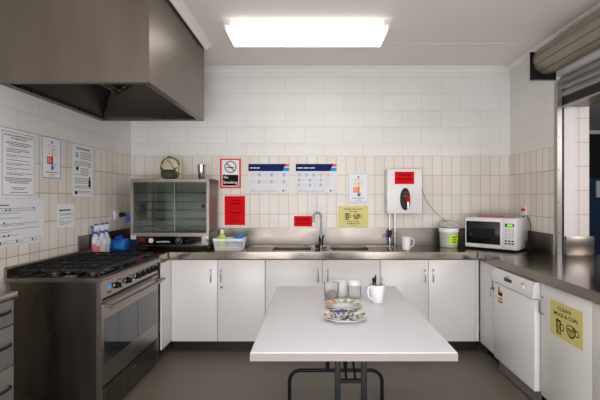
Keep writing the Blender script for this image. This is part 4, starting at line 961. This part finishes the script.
tag(m.build('cleaning_cloth', M['bluecloth'], None, (-.715, 3.81, ZB+.08)), 'crumpled blue cloth lying over the end of the white basket', 'cloth')
t = mug('plain white mug standing alone on the worktop below the boiler', (.872, 3.74, ZB+.0005), .036, .043, .118, 0)
t['label'] = 'plain white mug standing alone on the worktop below the boiler'

# ------------------------------------------------------------------ tub with lime label
c = (1.345, 3.965, ZB+.0005)
t = thing('plastic_bucket', 'round translucent white tub with lime green label and raised lid', 'tub', c)
MB().lathe(cup_profile(.082, .090, .185, .003), c, 36).build('bucket', M['tubgrey'], t)
MB().lathe([(.0905, .150), (.094, .150), (.096, .186), (.090, .190), (.0885, .186)], c, 36).build('rim', M['spraywhite'], t)
m = MB(); m.lathe([(0, 0), (.088, 0), (.092, .006), (.088, .012), (0, .010)], (0, 0, 0), 32, mtx=Matrix.Translation((c[0]+.004, c[1]+.03, c[2]+.218)) @ Matrix.Rotation(math.radians(18), 4, 'X')); m.build('lid', M['tubgrey'], t)
m = MB(); m.tube([(c[0]-.092, c[1]-.01, c[2]+.17)]+[(c[0]-.092*math.cos(a), c[1]-.03+.0*a, c[2]+.17+.075*math.sin(a)) for a in [PI*i/14 for i in range(1, 14)]]+[(c[0]+.092, c[1]-.01, c[2]+.17)], .0025, 8); m.build('bail_handle', M['spraywhite'], t)
m = MB(); n = 12; a0, a1 = math.radians(-125), math.radians(-55)
for i in range(n):
    a, b = a0+(a1-a0)*i/n+.35, a0+(a1-a0)*(i+1)/n+.35
    m.b.faces.new([m.b.verts.new((c[0]+r*math.cos(w_), c[1]+r*math.sin(w_), c[2]+z)) for r, w_, z in ((.0862, a, .035), (.0862, b, .035), (.0915, b, .125), (.0915, a, .125))])
lb = m.build('label', M['limelabel'], t)
m = MB()
for z, wd in ((.098, .75), (.073, .45), (.050, .7)):
    for i in range(8):
        a = (a0+a1)/2+.35+(i-4)*.115*wd; b = a+.085*wd
        r = .0868+(z-.035)/.09*.0052
        m.b.faces.new([m.b.verts.new((c[0]+(r+q*.0008)*math.cos(w_), c[1]+(r+q*.0008)*math.sin(w_), c[2]+zz)) for q, w_, zz in ((0, a, z), (0, b, z), (1, b, z+.012), (1, a, z+.012))])
m.build('label_print', M['ink'], lb)
# cable from boiler to tub
m = MB(); pts = []
P0, P1, P2, P3 = Vector((1.102, 4.15, 1.60)), Vector((1.13, 4.15, 1.40)), Vector((1.22, 4.12, 1.25)), Vector((1.335, 3.98, 1.150))
for i in range(21):
    u = i/20; pts.append(P0*(1-u)**3+P1*3*u*(1-u)**2+P2*3*u*u*(1-u)+P3*u**3)
m.tube(pts, .0035, 8); tag(m.build('overflow_hose', M['cable'], None, tuple(P0)), 'thin brown hose drooping from the boiler into the white tub', 'hose')

# ------------------------------------------------------------------ microwave
def microwave():
    ang = math.radians(-44); A = Vector((1.474, 3.867, ZB)); w, d, h, f = .462, .325, .285, .016
    t = thing('microwave', 'white microwave oven set diagonally in the right corner', 'microwave', A, ang)
    Lc = dict(local=True)
    B(0, w, .012, d, f, f+h, bev=.006).build('casing', M['whitegloss'], t, **Lc)
    dr = B(0.001, w*.745, -.008, .011, f+.006, f+h-.004, bev=.004).build('door', M['whitegloss'], t, **Lc)
    B(.012, w*.70, -.0105, -.007, f+.04, f+h-.035, bev=.002).build('window', M['blackgloss'], dr, **Lc)
    m = MB(); m.box(.07, w*.60, -.0112, -.0104, f+.095, f+.185); m.build('window_mesh', M['black'], dr, **Lc)
    m = MB(); m.box(w*.712, w*.738, -.016, -.007, f+.03, f+h-.03, bev=.004); m.build('handle', M['whitegloss'], dr, **Lc)
    m = MB(); m.box(.13, .19, -.0095, -.0075, f+.018, f+.026); m.build('badge', M['palegrey'], dr, **Lc)
    p = B(w*.75, w-.001, -.006, .011, f+.006, f+h-.004, bev=.003).build('control_panel', M['whitegloss'], t, **Lc)
    B(w*.79, w*.955, -.0075, -.005, f+.208, f+.238).build('display', M['seam'], p, **Lc)
    B(w*.83, w*.93, -.0085, -.007, f+.213, f+.233).build('display_digits', M['lcd'], p, **Lc)
    m = MB()
    for r in range(5):
        for c_ in range(3): m.box(w*(.785+c_*.062), w*(.785+c_*.062)+.022, -.0075, -.005, f+.105+r*.019, f+.105+r*.019+.011)
    m.build('keypad', M['palegrey'], p, **Lc)
    m = MB()
    for r in range(2):
        for c_ in range(3): m.box(w*(.785+c_*.062), w*(.785+c_*.062)+.020, -.0085, -.005, f+.052+r*.024, f+.052+r*.024+.012)
    m.build('button', M['ink'], p, **Lc)
    for x in (.04, w-.04):
        for y in (.05, d-.04): MB().cyl((x, y, 0), (x, y, f), .014).build('foot', M['black'], t, **Lc)
    # cloth on top
    mt = Matrix.Translation(A) @ Matrix.Rotation(ang, 4, 'Z')
    m = MB(); m.box(.09, .40, .05, .17, f+h+.0005, f+h+.010, bev=.004, mtx=mt); m.box(.10, .30, .06, .16, f+h+.0105, f+h+.018, bev=.003, mtx=mt)
    tag(m.build('folded_cloth', M['pinkboard'], None, tuple(mt @ Vector((.2, .1, f+h)))), 'dusty pink folded cloth lying on top of the microwave', 'cloth')
microwave()
t = thing('power_outlet', 'white power outlet with a red label above the microwave', 'power outlet', (XR, 3.87, 1.25))
B(XR-.014, XR-.005, 3.83, 3.93, 1.19, 1.31, bev=.002).build('plate', M['whitegloss'], t)
m = MB(); m.box(XR-.017, XR-.014, 3.845, 3.915, 1.262, 1.290); m.build('label', M['redframe'], t)
m = MB(); m.box(XR-.019, XR-.014, 3.855, 3.88, 1.205, 1.222); m.build('rocker', M['seam'], t)
m = MB()
for k, r in enumerate((.05, .042, .035)): m.tube([(1.955+r*math.cos(a*PI/10)*.5+.003*k, 3.60+.03*k, ZB+.055+r*math.sin(a*PI/10)) for a in range(20)], .0035, 6, closed=True)
m.tube([(1.955, 3.62, ZB+.005), (2.015, 3.66, ZB+.02), (2.026, 3.715, ZB+.12), (2.026, 3.725, 1.15), (2.036, 3.80, 1.22), (2.044, 3.845, 1.22)], .0035, 6)
tag(m.build('power_cable', M['black'], None, (1.955, 3.62, ZB)), 'black power cable looped against the splashback right of the microwave', 'cable')

# ------------------------------------------------------------------ spray bottles, blue pack, outlet at left
def spray(label, c, liq, trig, face):
    t = thing('spray_bottle', label, 'spray bottle', c, face, 'spray bottles in the left corner')
    MB().lathe([(0, 0), (.035, 0), (.037, .006), (.037, .095)], (0, 0, 0), 24, sq=(1, .72)).build('liquid', M[liq], t, local=True)
    MB().lathe([(.037, .095), (.037, .125), (.033, .148), (.020, .168), (.014, .180), (0, .180)], (0, 0, 0), 24, sq=(1, .72)).build('bottle', M['clearbot'], t, local=True)
    MB().lathe([(0, .180), (.0165, .180), (.0165, .200), (0, .200)], (0, 0, 0), 18).build('collar', M['bluep'], t, local=True)
    m = MB(); m.box(-.014, .014, -.012, .012, .2005, .235, bev=.004); m.prism([(-.030, .226), (.034, .222), (.040, .240), (.022, .252), (-.030, .248)], 'y', -.011, .011); m.build('spray_head', M['spraywhite'], t, local=True)
    m = MB(); m.box(-.046, -.030, -.010, .010, .228, .247, bev=.003); m.tube([(-.020, 0, .226), (-.034, 0, .205), (-.034, 0, .182)], .005, 8); m.build('trigger', M['bluep'] if trig else M['spraywhite'], t, local=True)
    m = MB(); m.prism([(-.006, .2525), (.026, .253), (.014, .263), (.002, .262)], 'y', -.009, .009); m.build('top_cap', M['bluep'], t, local=True)
    m = MB(); m.box(-.020, .020, -.0292, -.0272, .075, .128); m.build('label', M['spraywhite'], t, local=True)
spray('pink spray bottle with blue trigger, nearest the cooker upstand', (-1.852, 3.405, ZB+.0005), 'pinkliq', True, math.radians(80))
spray('cream spray bottle with white trigger, middle of the three', (-1.842, 3.487, ZB+.0005), 'creamliq', False, math.radians(72))
spray('clear spray bottle, rightmost and rearmost of the three', (-1.848, 3.572, ZB+.0005), 'clearbot', False, math.radians(85))
t = thing('wipes_pack', 'bright blue soft pack of wipes beside the spray bottles', 'pack', (-1.79, 3.675, ZB))
m = MB(); m.box(-.085, .085, -.05, .05, .001, .105, bev=.012, seg=3); 
for v in m.b.verts: v.co.x += .006*math.sin(40*v.co.z); v.co.z *= 1+.06*math.sin(25*v.co.x)
m.xf(Matrix.Translation((-1.795, 3.685, ZB))); m.build('pack', M['bluep'], t)
m = MB()
for (a, b, c_, d) in ((-.01, .03, .03, .07), (.035, .075, .02, .08), (-.075, -.03, .04, .05), (-.075, -.04, .06, .085)): m.box(-1.795+a, -1.795+b, 3.631, 3.636, ZB+c_, ZB+d)
m.build('pack_print', M['cyan'], t)
MB().ell((-1.785, 3.685, ZB+.112), (.035, .025, .028), 14, 8, fn=cloth).build('wipe', M['bluep'], t)
t = thing('power_outlet', 'white power outlet with black plug and blue tag, left of the warmer', 'power outlet', (XL, 3.865, 1.225))
B(XL+.005, XL+.016, 3.80, 3.93, 1.185, 1.265, bev=.002).build('plate', M['whitegloss'], t)
m = MB(); m.cyl((XL+.016, 3.895, 1.225), (XL+.062, 3.895, 1.225), .022, .016); m.tube([(XL+.06, 3.895, 1.225), (XL+.10, 3.90, 1.20), (XL+.12, 3.95, 1.12), (XL+.10, 4.0, .95)], .005, 8); m.build('plug', M['black'], t)
m = MB(); m.box(-.020, .020, -.0015, .0015, -.035, .03, mtx=Matrix.Translation((XL+.105, 3.885, 1.195)) @ Matrix.Rotation(.3, 4, 'Y')); m.build('blue_tag', M['bluep'], t)

# ------------------------------------------------------------------ roller shutter
def shutter():
    t = thing('roller_shutter', 'rolled-up beige roller shutter above the servery opening', 'roller shutter', (1.975, 2.3, 2.15))
    cx, cz, r = 1.968, 2.548, .118; ya, yb = 1.02, 3.365
    m = MB(); n = 11; pts = []
    for i in range(n):   # each slat of the roll: flat with a lipped edge
        a = 2*PI*i/n+.15; b = a+2*PI/n*.86; c_ = a+2*PI/n*.92
        pts += [(cx+r*math.cos(a), cz+r*math.sin(a)), (cx+r*1.005*math.cos((a+b)/2), cz+r*1.005*math.sin((a+b)/2)), (cx+r*math.cos(b), cz+r*math.sin(b)), (cx+r*.93*math.cos(c_), cz+r*.93*math.sin(c_)), (cx+r*.93*math.cos(c_+.03), cz+r*.93*math.sin(c_+.03))]
    m.prism(pts, 'y', ya, yb); m.build('shutter_roll', M['beige'], t, ang=20)
    m = MB(); m.box(1.83, XR-.006, yb+.004, yb+.012, 2.384, 2.62); m.build('end_bracket', M['black'], t)
    B(1.83, XR-.006, yb-.004, yb+.012, 2.378, 2.384).build('bracket_edge', M['alu'], t)
    # hanging curtain
    m = MB(); pr = []; z = 2.235; top = 2.415
    xs = 2.105
    while z < top:
        pr += [(xs, z), (xs-.010, z+.006), (xs-.015, z+.02), (xs-.015, z+.040), (xs-.010, z+.052), (xs-.001, z+.056)]; z += .060
    back = [(p[0]+.004, p[1]) for p in pr][::-1]
    m.prism(pr+back, 'y', ya, YJ-.016); m.build('shutter_curtain', M['shutter'], t)
    B(xs-.012, xs+.012, ya, YJ-.016, 2.165, 2.234).build('black_strip', M['black'], t)  # plain black strip below the curtain
    m = MB(); m.box(xs-.020, xs+.016, ya, YJ-.016, 2.150, 2.164); m.build('bottom_bar', M['alu'], t)
    m = MB(); m.box(2.050-.0, 2.089, YJ-.055, YJ-.014, ZB, 2.300); g = m.build('guide_rail', M['alu'], t)
    B(2.0895, 2.122, YJ-.03, YJ-.014, ZB, 2.15).build('guide_channel', M['black'], t)
    m = MB()
    for zz in (1.1, 1.35, 1.62, 1.9, 2.18, 2.26): m.cyl((2.062, YJ-.0555, zz), (2.062, YJ-.058, zz), .004, seg=10)
    m.build('screw', M['seam'], g)
    m = MB(); m.box(2.052, 2.10, YJ-.05, YJ-.016, 2.301, 2.36); m.cyl((2.075, YJ-.05, 2.37), (2.075, YJ-.016, 2.37), .012); m.build('guide_mouth', M['alu'], t)
    B(2.14, 2.35, ya, YJ-.016, 2.18, 2.41).build('head_box', M['black'], t)
    B(2.13, 2.34, ya, YJ-.016, 2.165, 2.179).build('head_trim', M['beige'], t)
shutter()

# ------------------------------------------------------------------ things beyond the servery
def chair(x, y, rz, label):
    t = thing('stacking_chair', label, 'chair', (x, y, 0), rz, 'chairs beyond the servery')
    for sx in (-.22, .22):
        MB().tube([(sx, -.22, 0), (sx, -.20, .44), (sx, .16, .45)], .011, 8).build('leg', M['tubeblack'], t, local=True)
        MB().tube([(sx, .24, 0), (sx, .20, .45), (sx, .25, .90)], .011, 8).build('leg', M['tubeblack'], t, local=True)
    B(-.22, .22, -.22, .21, .45, .49, bev=.015).build('seat', M['chairblue'], t, local=True)
    m = MB(); m.box(-.22, .22, .215, .235, .64, .90, bev=.008); m.build('backrest', M['chairblue'], t, local=True)
chair(4.25, 5.3, .4, 'blue stacking chair seen through the servery, nearer the pier'); chair(5.0, 6.0, -.3, 'blue stacking chair seen through the servery, farther along')
c = (2.47, 3.35, ZB)
tag(B(2.44, 2.56, 3.20, 3.36, ZB+.0005, ZB+.02, bev=.003).build('paper_stack', M['paper'], None, (2.50, 3.28, ZB)), 'small stack of white paper at the outer end of the servery bench', 'paper')
